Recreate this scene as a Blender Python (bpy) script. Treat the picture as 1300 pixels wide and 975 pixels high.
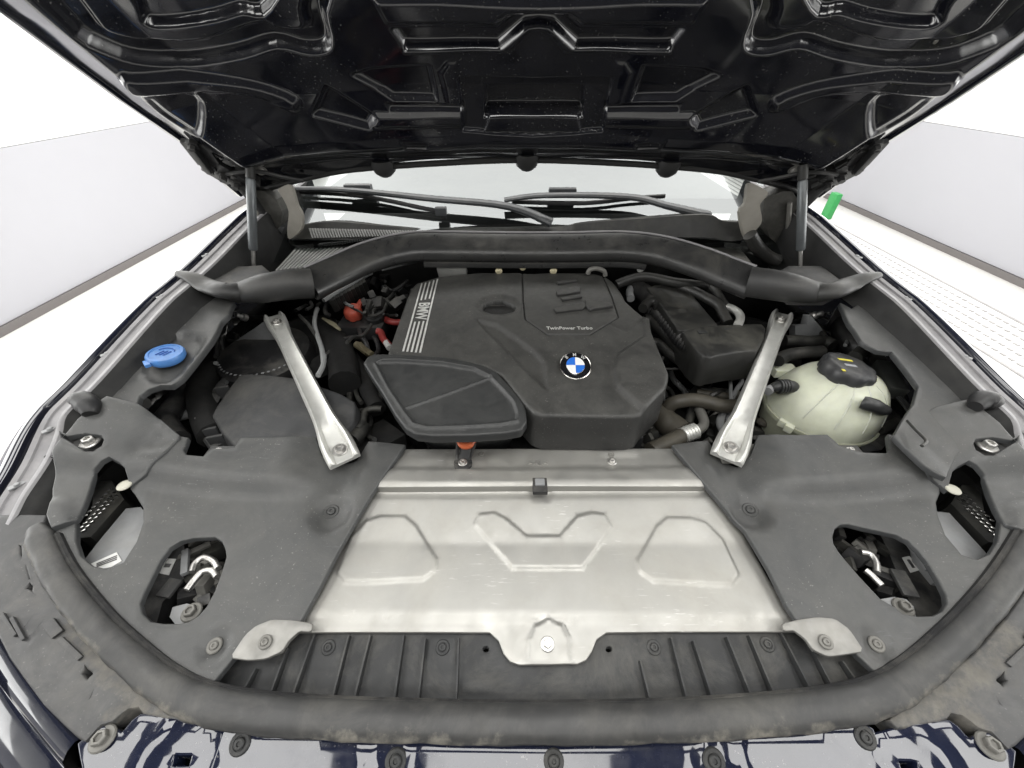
import bpy, bmesh, math, random
import numpy as np
from mathutils import Vector, Matrix
from mathutils.geometry import delaunay_2d_cdt

random.seed(7)
np.random.seed(7)
R = math.radians
scene = bpy.context.scene
for _o in list(bpy.data.objects):
    bpy.data.objects.remove(_o)
C = bpy.context.collection

# ---------------------------------------------------------------- camera
F_PX = 500.0                      # focal length in photo pixels (1300 wide), ultra-wide phone lens
CAM = Vector((-0.038, 0.0, 1.48))
PITCH = R(39.7)
YAW = R(0.34)
cam_data = bpy.data.cameras.new('camera')
cam_data.sensor_width = 36.0
cam_data.lens = 36.0 * F_PX / 1300.0
cam_data.clip_start = 0.02
cam_data.clip_end = 200.0
cam = bpy.data.objects.new('camera', cam_data)
C.objects.link(cam)
cam.location = CAM
cam.rotation_euler = (R(90) - PITCH, 0.0, YAW)
scene.camera = cam

# ---------------------------------------------------------------- light: white photo booth, lamps in the ceiling
world = bpy.data.worlds.new('World')
scene.world = world
world.use_nodes = True
world.node_tree.nodes['Background'].inputs[0].default_value = (1.0, 0.99, 0.97, 1)
world.node_tree.nodes['Background'].inputs[1].default_value = 0.10


def area_light(name, loc, sx, sy, power, col=(1, 0.99, 0.96), rot=(0, 0, 0)):
    l = bpy.data.lights.new(name, 'AREA')
    l.shape = 'RECTANGLE'
    l.size, l.size_y = sx, sy
    l.energy = power
    l.color = col
    o = bpy.data.objects.new(name, l)
    o.location = loc
    o.rotation_euler = rot
    C.objects.link(o)
    return o


for _x in (-1.75, 0.0, 1.75):
    for _y in (-1.3, 0.05):
        area_light('ceiling_light', (_x, _y, 3.3), 1.15, 0.95, 24.5)
area_light('ceiling_light', (0.0, 3.55, 3.3), 6.5, 4.6, 380)
area_light('wall_fill_light', (-3.555, 2.6, 1.85), 1.64, 9.0, 200, (1, 1, 0.985), (0, R(-90), 0))  # added fill lamps over the upper walls, brightening reflections in the hood
area_light('wall_fill_light', (4.195, 2.6, 1.83), 1.64, 9.0, 200, (1, 1, 0.985), (0, R(90), 0))

scene.view_settings.view_transform = 'Standard'
scene.view_settings.look = 'None'
scene.view_settings.exposure = 0.0
scene.view_settings.gamma = 1.0
scene.view_settings.use_curve_mapping = False
scene.render.engine = 'CYCLES'
scene.render.resolution_x = 1024
scene.render.resolution_y = 768

# ---------------------------------------------------------------- photo pixel -> place
_cp, _sp = math.cos(PITCH), math.sin(PITCH)
_A = Vector((0, _cp, -_sp))
_U = Vector((0, _sp, _cp))
_X = Vector((1, 0, 0))
_RZ = Matrix.Rotation(YAW, 3, 'Z')


def ray(px, py):
    d = _A + _X * ((px - 650.0) / F_PX) + _U * ((487.5 - py) / F_PX)
    return _RZ @ d


def pz(px, py, z):
    d = ray(px, py)
    return CAM + d * ((z - CAM.z) / d.z)


def pyy(px, py, y):
    d = ray(px, py)
    return CAM + d * ((y - CAM.y) / d.y)


def pd(px, py, dist):
    return CAM + ray(px, py) * dist


def on(px, py, zf):
    z = 0.92
    for _ in range(14):
        p = pz(px, py, z)
        z = 0.5 * z + 0.5 * float(zf(np.array([p.x]), np.array([p.y]))[0])
    return pz(px, py, z)


def crop(x0, y0, s):
    return lambda pts: [(x0 + a / s, y0 + b / s) for a, b in pts]


c1 = crop(0, 0, 2.8667); c2 = crop(400, 0, 2.6); c3 = crop(850, 0, 2.8667)
c4 = crop(0, 300, 3.0475); c5 = crop(320, 280, 3.0475); c6 = crop(640, 280, 3.0475)
c7 = crop(900, 280, 2.8675); c8 = crop(0, 560, 2.349); c9 = crop(350, 540, 2.1667)
c10 = crop(850, 560, 2.349); c11 = crop(300, 200, 3.25); c12 = crop(650, 200, 3.25)
d1 = crop(380, 320, 6.967); d2 = crop(220, 390, 4.643); d3 = crop(770, 330, 6.5)
d4 = crop(800, 450, 6.5); d5 = crop(960, 380, 5.132); d6 = crop(160, 660, 6.5)
d7 = crop(1040, 650, 6.5); d8 = crop(0, 780, 3.939); e1 = crop(240, 180, 5.419)
e2 = crop(950, 180, 5.419); e3 = crop(600, 340, 5.909); e4 = crop(500, 340, 7.5)
e5 = crop(80, 560, 5.414); e6 = crop(1030, 780, 4.815); e8 = crop(0, 520, 3.75)


def xy(pts, zf):
    """photo outline -> plan (x, y) outline on a height surface"""
    return [tuple(on(a, b, zf).xy) for a, b in pts]


def mirx(pts):
    return [(-p[0],) + tuple(p[1:]) for p in pts][::-1]


# ---------------------------------------------------------------- materials
_M = {}


def mat(name, col, rough=0.5, metal=0.0, dust=0.0, dustcol=(0.30, 0.285, 0.25), dscale=7.0, var=0.12,
        grain=0.0, gscale=700.0, spec=0.5, coat=0.0, specks=0.0, scratch=0.0, attr=None, attrcol=(0.22, 0.18, 0.13),
        wave=0.0, lo=0.45, hi=0.75, sss=0.0, coat_rough=0.04):
    if name in _M:
        return _M[name]
    m = bpy.data.materials.new(name)
    m.use_nodes = True
    nt = m.node_tree
    N, L = nt.nodes, nt.links
    b = N['Principled BSDF']
    geo = N.new('ShaderNodeNewGeometry')
    pos = geo.outputs['Position']
    b.inputs['Metallic'].default_value = metal
    b.inputs['Specular IOR Level'].default_value = spec
    if coat:
        b.inputs['Coat Weight'].default_value = coat
        b.inputs['Coat Roughness'].default_value = coat_rough
    if sss:
        b.inputs['Subsurface Weight'].default_value = sss
        b.inputs['Subsurface Radius'].default_value = (0.02, 0.02, 0.012)
        b.inputs['Subsurface Scale'].default_value = 0.6

    def noise(scale, detail=6.0, rg=0.6, dist=0.0):
        n = N.new('ShaderNodeTexNoise')
        n.inputs['Scale'].default_value = scale
        n.inputs['Detail'].default_value = detail
        n.inputs['Roughness'].default_value = rg
        n.inputs['Distortion'].default_value = dist
        L.new(pos, n.inputs['Vector'])
        return n.outputs['Fac']

    def rng(src, a, c, d=0.0, e=1.0):
        r = N.new('ShaderNodeMapRange')
        r.inputs[1].default_value, r.inputs[2].default_value = a, c
        r.inputs[3].default_value, r.inputs[4].default_value = d, e
        L.new(src, r.inputs[0])
        return r.outputs[0]

    def mul(a, c):
        x = N.new('ShaderNodeMath'); x.operation = 'MULTIPLY'
        L.new(a, x.inputs[0])
        if isinstance(c, float):
            x.inputs[1].default_value = c
        else:
            L.new(c, x.inputs[1])
        return x.outputs[0]

    def mix(f, a, c):
        x = N.new('ShaderNodeMix'); x.data_type = 'RGBA'
        if isinstance(f, float):
            x.inputs[0].default_value = f
        else:
            L.new(f, x.inputs[0])
        for v, i in ((a, 6), (c, 7)):
            if isinstance(v, tuple):
                x.inputs[i].default_value = (*v, 1)
            else:
                L.new(v, x.inputs[i])
        return x.outputs[2]

    base = tuple(col)
    n1 = noise(dscale * 2.3, 4.0)
    c = mix(rng(n1, 0.3, 0.7), tuple(v * (1 - var) for v in base), tuple(min(1, v * (1 + var)) for v in base))
    rr = rng(noise(dscale * 5, 5.0), 0.3, 0.7, max(0.02, rough - 0.08), min(1, rough + 0.08))
    if dust:
        sep = N.new('ShaderNodeSeparateXYZ')
        L.new(geo.outputs['Normal'], sep.inputs[0])
        up = rng(sep.outputs[2], 0.1, 0.95, 0.12, 1.0)
        df = mul(mul(rng(noise(dscale, 10.0, 0.76, 0.5), lo, hi), up), float(dust))
        c = mix(df, c, tuple(dustcol))
        a2 = N.new('ShaderNodeMath'); a2.operation = 'ADD'
        L.new(rr, a2.inputs[0]); L.new(mul(df, 0.5), a2.inputs[1])
        rr = a2.outputs[0]
    if specks:
        sf = mul(rng(noise(260.0, 2.0), 0.66, 0.72), rng(noise(11.0, 3.0), 0.42, 0.62))
        c = mix(mul(sf, float(specks)), c, (0.42, 0.41, 0.38))
    if scratch:
        mp = N.new('ShaderNodeMapping')
        mp.inputs['Scale'].default_value = (14, 140, 30)
        mp.inputs['Rotation'].default_value = (0, 0, 0.5)
        L.new(pos, mp.inputs[0])
        n = N.new('ShaderNodeTexNoise'); n.inputs['Scale'].default_value = 3.0; n.inputs['Detail'].default_value = 6
        L.new(mp.outputs[0], n.inputs['Vector'])
        sf = mul(rng(n.outputs['Fac'], 0.63, 0.7), rng(noise(8.0, 3.0), 0.5, 0.62))
        c = mix(mul(sf, float(scratch)), c, tuple(min(1.0, v * 2.6 + 0.05) for v in base))
    if attr:
        at = N.new('ShaderNodeAttribute'); at.attribute_name = attr
        e = rng(noise(42.0, 8.0, 0.7), 0.3, 0.7, -0.35, 0.35)
        s = N.new('ShaderNodeMath'); s.operation = 'ADD'
        L.new(at.outputs['Fac'], s.inputs[0]); L.new(e, s.inputs[1])
        ff = rng(s.outputs[0], 0.38, 0.72, 0.0, 0.8)
        c = mix(ff, c, mix(rng(noise(90.0, 6.0), 0.3, 0.7), tuple(attrcol), tuple(v * 1.7 for v in attrcol)))
        a2 = N.new('ShaderNodeMath'); a2.operation = 'ADD'
        L.new(rr, a2.inputs[0]); L.new(mul(ff, 0.3), a2.inputs[1])
        rr = a2.outputs[0]
    L.new(c, b.inputs['Base Color'])
    L.new(rr, b.inputs['Roughness'])
    if grain or wave:
        bp = N.new('ShaderNodeBump')
        bp.inputs['Strength'].default_value = 1.0
        if wave:
            bp.inputs['Distance'].default_value = wave
            L.new(noise(5.0, 1.0), bp.inputs['Height'])
        else:
            bp.inputs['Distance'].default_value = grain
            L.new(noise(gscale, 3.0), bp.inputs['Height'])
        L.new(bp.outputs[0], b.inputs['Normal'])
    _M[name] = m
    return m


M_shroud = mat('shroud_plastic', (0.042, 0.044, 0.046), 0.37, spec=0.45, dust=0.24, dscale=9, var=0.06, grain=0.0002, specks=0.28, scratch=0.3, lo=0.25, hi=0.9)
M_rail = mat('rail_plastic', (0.060, 0.060, 0.060), 0.58, dust=0.5, dscale=8, var=0.15, grain=0.0002, specks=0.4)
M_railL = mat('rail_strip', (0.21, 0.205, 0.212), 0.5, dust=0.5, dscale=12, var=0.15, dustcol=(0.36, 0.35, 0.33))
M_black = mat('black_plastic', (0.018, 0.018, 0.019), 0.5, dust=0.35, dscale=10, var=0.2, grain=0.0002)
M_trim = mat('black_trim', (0.034, 0.035, 0.036), 0.5, spec=0.35, dust=0.3, dscale=9, var=0.15, grain=0.0002)
M_cover = mat('engine_cover_plastic', (0.022, 0.022, 0.022), 0.38, spec=0.4, dust=0.6, dustcol=(0.125, 0.123, 0.112), dscale=20, var=0.1, grain=0.0003, specks=0.25, scratch=0.25, lo=0.20, hi=0.85)
M_duct = mat('duct_plastic', (0.024, 0.025, 0.026), 0.36, spec=0.4, dust=0.35, dustcol=(0.12, 0.12, 0.112), dscale=14, var=0.08, grain=0.0002, scratch=0.35, lo=0.25, hi=0.9)
M_air = mat('airbox_plastic', (0.050, 0.051, 0.053), 0.55, spec=0.35, dust=0.25, dscale=6, var=0.1, grain=0.0003)
M_dirtyblk = mat('dusty_black', (0.018, 0.018, 0.017), 0.5, dust=0.6, dustcol=(0.12, 0.115, 0.095), dscale=14, var=0.2)
M_dark = mat('underbody_black', (0.008, 0.008, 0.008), 0.8, dust=0.3, dustcol=(0.05, 0.045, 0.035), dscale=12)
M_rubber = mat('rubber', (0.032, 0.032, 0.032), 0.5, dust=0.35, dustcol=(0.2, 0.19, 0.165), dscale=8)
M_carrier = mat('carrier_plastic', (0.056, 0.056, 0.057), 0.45, dust=0.25, dscale=14, attr='dirt', attrcol=(0.115, 0.108, 0.094), specks=0.2)
M_seal = mat('front_seal_rubber', (0.036, 0.036, 0.036), 0.48, dust=0.2, dscale=10, attr='dirt', attrcol=(0.125, 0.117, 0.10))
M_cowl = mat('cowl_plastic', (0.028, 0.028, 0.028), 0.32, dust=0.3, dustcol=(0.22, 0.21, 0.18), dscale=7, var=0.15)
M_alu = mat('aluminium_sheet', (0.40, 0.394, 0.372), 0.46, metal=0.72, attr='stain', attrcol=(0.40, 0.395, 0.37), dust=0.4, dustcol=(0.40, 0.38, 0.33), dscale=7, var=0.06, scratch=0.3)
M_brace = mat('aluminium_cast', (0.66, 0.66, 0.63), 0.42, metal=0.55, dust=0.3, dustcol=(0.45, 0.44, 0.38), dscale=16, var=0.08)
M_steel = mat('steel', (0.55, 0.54, 0.52), 0.35, metal=0.9, dust=0.3, dscale=30)
M_dsteel = mat('dirty_metal', (0.20, 0.195, 0.18), 0.55, metal=0.4, dust=0.5, dustcol=(0.13, 0.125, 0.115), dscale=18)
M_muddy = mat('muddy_metal', (0.075, 0.073, 0.066), 0.5, metal=0.2, dust=0.9, dustcol=(0.02, 0.019, 0.016), dscale=26, var=0.3)
M_inwall = mat('inner_wall_plastic', (0.022, 0.022, 0.022), 0.6, spec=0.25, dust=0.3, dscale=12, dustcol=(0.13, 0.125, 0.11))
M_slat = mat('pale_slat', (0.34, 0.34, 0.33), 0.5, dust=0.2)
M_paint = mat('navy_paint', (0.007, 0.009, 0.020), 0.10, coat=1.0, specks=0.12, var=0.05, spec=0.5)
M_hood = mat('hood_inner_paint', (0.004, 0.0045, 0.008), 0.18, coat=0.8, coat_rough=0.09, spec=0.6, specks=0.35, dust=0.10, dscale=6, var=0.1)
M_bpaint = mat('bumper_paint', (0.010, 0.013, 0.030), 0.10, coat=1.0, spec=0.3, wave=0.0012, dust=0.08, dustcol=(0.16, 0.16, 0.17), dscale=9, specks=0.3)
M_blue = mat('blue_cap', (0.07, 0.21, 0.52), 0.4, dust=0.35, dscale=25)
M_red = mat('red_cap', (0.50, 0.085, 0.05), 0.5, dust=0.25, dscale=30)
M_dred = mat('red_cable', (0.26, 0.03, 0.027), 0.45, dust=0.2)
M_orange = mat('orange_clip', (0.55, 0.12, 0.04), 0.45, dust=0.2)
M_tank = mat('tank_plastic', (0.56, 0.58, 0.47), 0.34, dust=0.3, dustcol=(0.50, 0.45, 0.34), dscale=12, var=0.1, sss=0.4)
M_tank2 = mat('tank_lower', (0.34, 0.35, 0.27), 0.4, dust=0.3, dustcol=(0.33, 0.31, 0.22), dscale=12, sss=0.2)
M_yellow = mat('yellow_print', (0.75, 0.66, 0.08), 0.5)
M_silver = mat('silver_print', (0.62, 0.62, 0.60), 0.4, metal=0.3, dust=0.25, dscale=40)
M_white = mat('white_print', (0.75, 0.75, 0.72), 0.5, var=0.05)
M_label = mat('paper_label', (0.72, 0.72, 0.70), 0.6, var=0.05, dust=0.2, dscale=30)
M_ink = mat('label_ink', (0.12, 0.12, 0.12), 0.6)
M_eblue = mat('emblem_blue', (0.03, 0.16, 0.62), 0.15, coat=0.8, var=0.02)
M_ewhite = mat('emblem_white', (0.82, 0.82, 0.82), 0.15, coat=0.8, var=0.02)
M_eblack = mat('emblem_black', (0.01, 0.01, 0.012), 0.12, coat=0.8)
M_chrome = mat('chrome', (0.55, 0.53, 0.50), 0.2, metal=1.0)
M_beige = mat('pillar_trim', (0.27, 0.255, 0.225), 0.5, dust=0.3, dscale=12)
M_hose = mat('hose_rubber', (0.024, 0.024, 0.023), 0.42, dust=0.4, dustcol=(0.13, 0.12, 0.10), dscale=16)
M_tab = mat('tab_alu', (0.27, 0.265, 0.25), 0.5, metal=0.6, dust=0.4, dustcol=(0.30, 0.285, 0.25), dscale=16)
M_hoseb = mat('brown_hose', (0.050, 0.045, 0.035), 0.5, dust=0.45, dustcol=(0.13, 0.115, 0.085), dscale=16)
M_wire = mat('grey_cable', (0.21, 0.215, 0.215), 0.5, dust=0.2)
M_lamp = mat('lamp_housing', (0.24, 0.245, 0.25), 0.5, dust=0.35, dscale=20)
M_clearl = mat('lamp_reflector', (0.7, 0.7, 0.68), 0.2, metal=1.0)
M_floor = mat('floor_white', (0.80, 0.79, 0.765), 0.35, var=0.03, dscale=0.6)
M_wallw = mat('wall_white', (0.86, 0.86, 0.85), 0.6, var=0.01, dscale=0.5)
M_wallg = mat('wall_lilac', (0.405, 0.405, 0.435), 0.5, var=0.015, dscale=0.5)
M_skirt = mat('skirting', (0.15, 0.138, 0.135), 0.6, var=0.03)
M_green = mat('green_plastic', (0.03, 0.27, 0.07), 0.5)
M_grate = mat('drain_grate', (0.36, 0.35, 0.35), 0.5)


# ---------------------------------------------------------------- objects
def tag(o, label=None, cat=None, group=None, kind=None):
    if label: o['label'] = label
    if cat: o['category'] = cat
    if group: o['group'] = group
    if kind: o['kind'] = kind
    return o


def link(name, me, parent=None, label=None):
    o = bpy.data.objects.new(name, me)
    C.objects.link(o)
    if parent is not None:
        o.parent = parent
    if label:
        o['label'] = label
    return o


def mesh(name, verts, faces, mats, sharp=38, fmi=None, recalc=True, attr=None):
    me = bpy.data.meshes.new(name)
    me.from_pydata([tuple(v) for v in verts], [], [tuple(f) for f in faces])
    if not isinstance(mats, (list, tuple)):
        mats = [mats]
    for m in mats:
        me.materials.append(m)
    if fmi is not None:
        me.polygons.foreach_set('material_index', fmi)
    if recalc:
        bm = bmesh.new(); bm.from_mesh(me)
        bmesh.ops.recalc_face_normals(bm, faces=bm.faces)
        bm.to_mesh(me); bm.free()
    me.polygons.foreach_set('use_smooth', [True] * len(me.polygons))
    me.set_sharp_from_angle(angle=R(sharp))
    if attr:
        for k, vals in attr.items():
            a = me.attributes.new(k, 'FLOAT', 'POINT')
            a.data.foreach_set('value', vals)
    me.update()
    return me


def part(name, verts, faces, mats, parent=None, label=None, **k):
    return link(name, mesh(name, verts, faces, mats, **k), parent, label)


class MB:
    """collects shapes into one mesh"""
    def __init__(s): s.v, s.f, s.mi, s.cur = [], [], [], 0
    def add(s, v, f):
        n = len(s.v)
        s.v += [Vector(a) for a in v]
        s.f += [tuple(i + n for i in a) for a in f]
        s.mi += [s.cur] * len(f)
        return s
    def build(s, name, mats, parent=None, label=None, sharp=38):
        return part(name, s.v, s.f, mats, parent, label, sharp=sharp, fmi=s.mi)
    def mesh(s, name, mats, sharp=38):
        return mesh(name, s.v, s.f, mats, sharp=sharp, fmi=s.mi)


def cat(pts, n=6, closed=False):
    """Catmull-Rom through points"""
    P = [Vector(p) for p in pts]
    if len(P) < 3 and not closed:
        return P
    out = []
    m = len(P)
    rngs = range(m if closed else m - 1)
    for i in rngs:
        if closed:
            a, b, c, d = P[(i - 1) % m], P[i], P[(i + 1) % m], P[(i + 2) % m]
        else:
            a, b, c, d = P[max(i - 1, 0)], P[i], P[i + 1], P[min(i + 2, m - 1)]
        for k in range(n):
            t = k / n
            out.append(0.5 * ((2 * b) + (c - a) * t + (2 * a - 5 * b + 4 * c - d) * t * t + (3 * b - a - 3 * c + d) * t ** 3))
    if not closed:
        out.append(P[-1])
    return out


def frames(path, up=Vector((0, 0, 1))):
    fr = []
    n = len(path)
    for i, p in enumerate(path):
        t = (path[min(i + 1, n - 1)] - path[max(i - 1, 0)]).normalized()
        s = t.cross(up)
        if s.length < 1e-4:
            s = t.cross(Vector((0, 1, 0.01)))
        s.normalize()
        fr.append((p, t, s, s.cross(t).normalized()))
    return fr


def loft(rings, closed=True, caps=True):
    v, f = [], []
    n = len(rings[0])
    for r in rings:
        v += list(r)
    for i in range(len(rings) - 1):
        for j in range(n if closed else n - 1):
            k = (j + 1) % n
            f.append((i * n + j, i * n + k, (i + 1) * n + k, (i + 1) * n + j))
    if caps and closed:
        f.append(tuple(range(n))[::-1])
        f.append(tuple((len(rings) - 1) * n + j for j in range(n)))
    return v, f


def tube(pts, r, n=12, smooth=5, ry=None, up=Vector((0, 0, 1)), corr=0.0):
    """round (or oval) hose along points; r may be a list per point; corr = corrugation depth"""
    path = cat(pts, smooth) if smooth > 1 else [Vector(p) for p in pts]
    m = len(path)
    def rad(q, i):
        if isinstance(q, (list, tuple)):
            t = i / (m - 1) * (len(q) - 1)
            a = int(min(t, len(q) - 2)); w = t - a
            return q[a] * (1 - w) + q[a + 1] * w
        return q
    rings = []
    for i, (p, t, s, u) in enumerate(frames(path, up)):
        rx = rad(r, i); rz = rad(ry, i) if ry is not None else rx
        if corr and i % 2: rx -= corr; rz -= corr
        rings.append([p + s * (math.cos(a) * rx) + u * (math.sin(a) * rz) for a in [2 * math.pi * k / n for k in range(n)]])
    return loft(rings)


def lathe(profile, n=28, lobes=0, lobe_amt=0.0):
    """profile of (r, z); closed at both ends"""
    rings = []
    for (r, z) in profile:
        ring = []
        for k in range(n):
            a = 2 * math.pi * k / n
            rr = r
            if lobes:
                rr = r * (1 - lobe_amt * (0.5 + 0.5 * math.cos(a * lobes)) ** 2)
            ring.append(Vector((rr * math.cos(a), rr * math.sin(a), z)))
        rings.append(ring)
    return loft(rings)


def basis(normal, rot=0.0):
    nz = Vector(normal).normalized()
    x = Vector((1, 0, 0)) if abs(nz.x) < 0.9 else Vector((0, 1, 0))
    yv = nz.cross(x).normalized(); x = yv.cross(nz)
    m = Matrix((x, yv, nz)).transposed()
    return m @ Matrix.Rotation(rot, 3, 'Z')


def xf(verts, loc, normal=(0, 0, 1), rot=0.0, s=1.0):
    B = basis(normal, rot)
    return [Vector(loc) + B @ (Vector(v) * s) for v in verts]


def place(name, me, loc, normal=(0, 0, 1), s=1.0, rot=0.0, parent=None, label=None):
    o = link(name, me, parent, label)
    m = basis(normal, rot).to_4x4()
    m.translation = Vector(loc)
    o.matrix_local = m @ Matrix.Scale(s, 4)
    return o


def box(sx, sy, sz, bev=0.0):
    bm = bmesh.new()
    bmesh.ops.create_cube(bm, size=1.0)
    for v in bm.verts:
        v.co = Vector((v.co.x * sx, v.co.y * sy, v.co.z * sz))
    if bev:
        bmesh.ops.bevel(bm, geom=list(bm.edges), offset=bev, segments=2, affect='EDGES', profile=0.7)
    bm.verts.index_update()
    v = [x.co.copy() for x in bm.verts]
    f = [tuple(q.index for q in x.verts) for x in bm.faces]
    bm.free()
    return v, f


def beam(a, b, w, h, bev=0.0, up=Vector((0, 0, 1))):
    """box from a to b"""
    a, b = Vector(a), Vector(b)
    t = (b - a); L = t.length; t.normalize()
    s = t.cross(up)
    if s.length < 1e-4: s = Vector((1, 0, 0))
    s.normalize(); u = s.cross(t)
    v, f = box(w, L, h, bev)
    c = (a + b) / 2
    return [c + s * q.x + t * q.y + u * q.z for q in v], f


def prism(poly, top, bot, inset=0.0):
    """solid from plan polygon [(x,y)], top/bot heights"""
    n = len(poly)
    cx = sum(p[0] for p in poly) / n; cy = sum(p[1] for p in poly) / n
    v = [Vector((p[0], p[1], top(p[0], p[1]) if callable(top) else top)) for p in poly]
    v += [Vector((cx + (p[0] - cx) * (1 + inset), cy + (p[1] - cy) * (1 + inset), bot)) for p in poly]
    f = [tuple(range(n)), tuple(range(2 * n - 1, n - 1, -1))]
    f += [(i, n + i, n + (i + 1) % n, (i + 1) % n) for i in range(n)]
    return v, f


# ---------------------------------------------------------------- moulded sheets
def sd_poly(x, y, poly):
    """signed distance (negative inside), vectorised"""
    P = np.asarray(poly, float)
    Q = np.roll(P, -1, axis=0)
    d = np.full(x.shape, 1e9)
    ins = np.zeros(x.shape, bool)
    for (ax, ay), (bx, by) in zip(P, Q):
        ex, ey = bx - ax, by - ay
        wx, wy = x - ax, y - ay
        t = np.clip((wx * ex + wy * ey) / max(ex * ex + ey * ey, 1e-12), 0, 1)
        d = np.minimum(d, (wx - ex * t) ** 2 + (wy - ey * t) ** 2)
        cond = (ay > y) != (by > y)
        with np.errstate(divide='ignore', invalid='ignore'):
            xi = ex * (y - ay) / (by - ay) + ax if by != ay else np.full(x.shape, -1e9)
        ins ^= cond & (x < xi)
    d = np.sqrt(d)
    return np.where(ins, -d, d)


def sd_line(x, y, pts):
    d = np.full(x.shape, 1e9)
    for (ax, ay), (bx, by) in zip(pts[:-1], pts[1:]):
        ex, ey = bx - ax, by - ay
        wx, wy = x - ax, y - ay
        t = np.clip((wx * ex + wy * ey) / max(ex * ex + ey * ey, 1e-12), 0, 1)
        d = np.minimum(d, (wx - ex * t) ** 2 + (wy - ey * t) ** 2)
    return np.sqrt(d)


def sstep(a, b, v):
    t = np.clip((v - a) / (b - a), 0, 1)
    return t * t * (3 - 2 * t)


def relief(zf0, pads=(), lines=(), dishes=()):
    """height surface with raised/sunk pads (plan polygon, height, ramp), grooves (polyline, depth, width), dishes (x,y,r,depth)"""
    def zf(x, y):
        x = np.asarray(x, float); y = np.asarray(y, float)
        z = zf0(x, y)
        for poly, h, r in pads:
            z = z + h * (1 - sstep(-r, r, sd_poly(x, y, poly)))
        for pts, h, w in lines:
            z = z + h * np.exp(-(sd_line(x, y, pts) / w) ** 2)
        for (cx, cy, r, h) in dishes:
            z = z + h * (1 - sstep(r * 0.75, r, np.hypot(x - cx, y - cy)))
        return z
    return zf


def densify(poly, step):
    out = []
    n = len(poly)
    for i in range(n):
        a, b = poly[i], poly[(i + 1) % n]
        L = math.hypot(b[0] - a[0], b[1] - a[1])
        k = max(1, int(math.ceil(L / step)))
        for j in range(k):
            t = j / k
            out.append((a[0] + (b[0] - a[0]) * t, a[1] + (b[1] - a[1]) * t))
    return out


def rnd(poly, amount=0.25, it=2):
    """round the corners of an outline (Chaikin)"""
    P = [tuple(p) for p in poly]
    for _ in range(it):
        o = []
        n = len(P)
        for i in range(n):
            a, b = P[i], P[(i + 1) % n]
            o.append((a[0] + (b[0] - a[0]) * amount, a[1] + (b[1] - a[1]) * amount))
            o.append((a[0] + (b[0] - a[0]) * (1 - amount), a[1] + (b[1] - a[1]) * (1 - amount)))
        P = o
    return P


def area2(p):
    return sum(p[i][0] * p[(i + 1) % len(p)][1] - p[(i + 1) % len(p)][0] * p[i][1] for i in range(len(p)))


def feat(lines, offs=(-0.0055, -0.0028, -0.0013, 0.0, 0.0013, 0.0028, 0.0055), step=0.0035):
    """extra sample points either side of fine lines, so grooves stay crisp"""
    out = []
    for pts in lines:
        for (a, b) in zip(pts[:-1], pts[1:]):
            L = math.hypot(b[0] - a[0], b[1] - a[1])
            k = max(1, int(L / step))
            nx, ny = (b[1] - a[1]) / max(L, 1e-9), -(b[0] - a[0]) / max(L, 1e-9)
            for j in range(k):
                t = (j + 0.5) / k
                for o in offs:
                    out.append((a[0] + (b[0] - a[0]) * t + nx * o, a[1] + (b[1] - a[1]) * t + ny * o))
    return out


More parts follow.
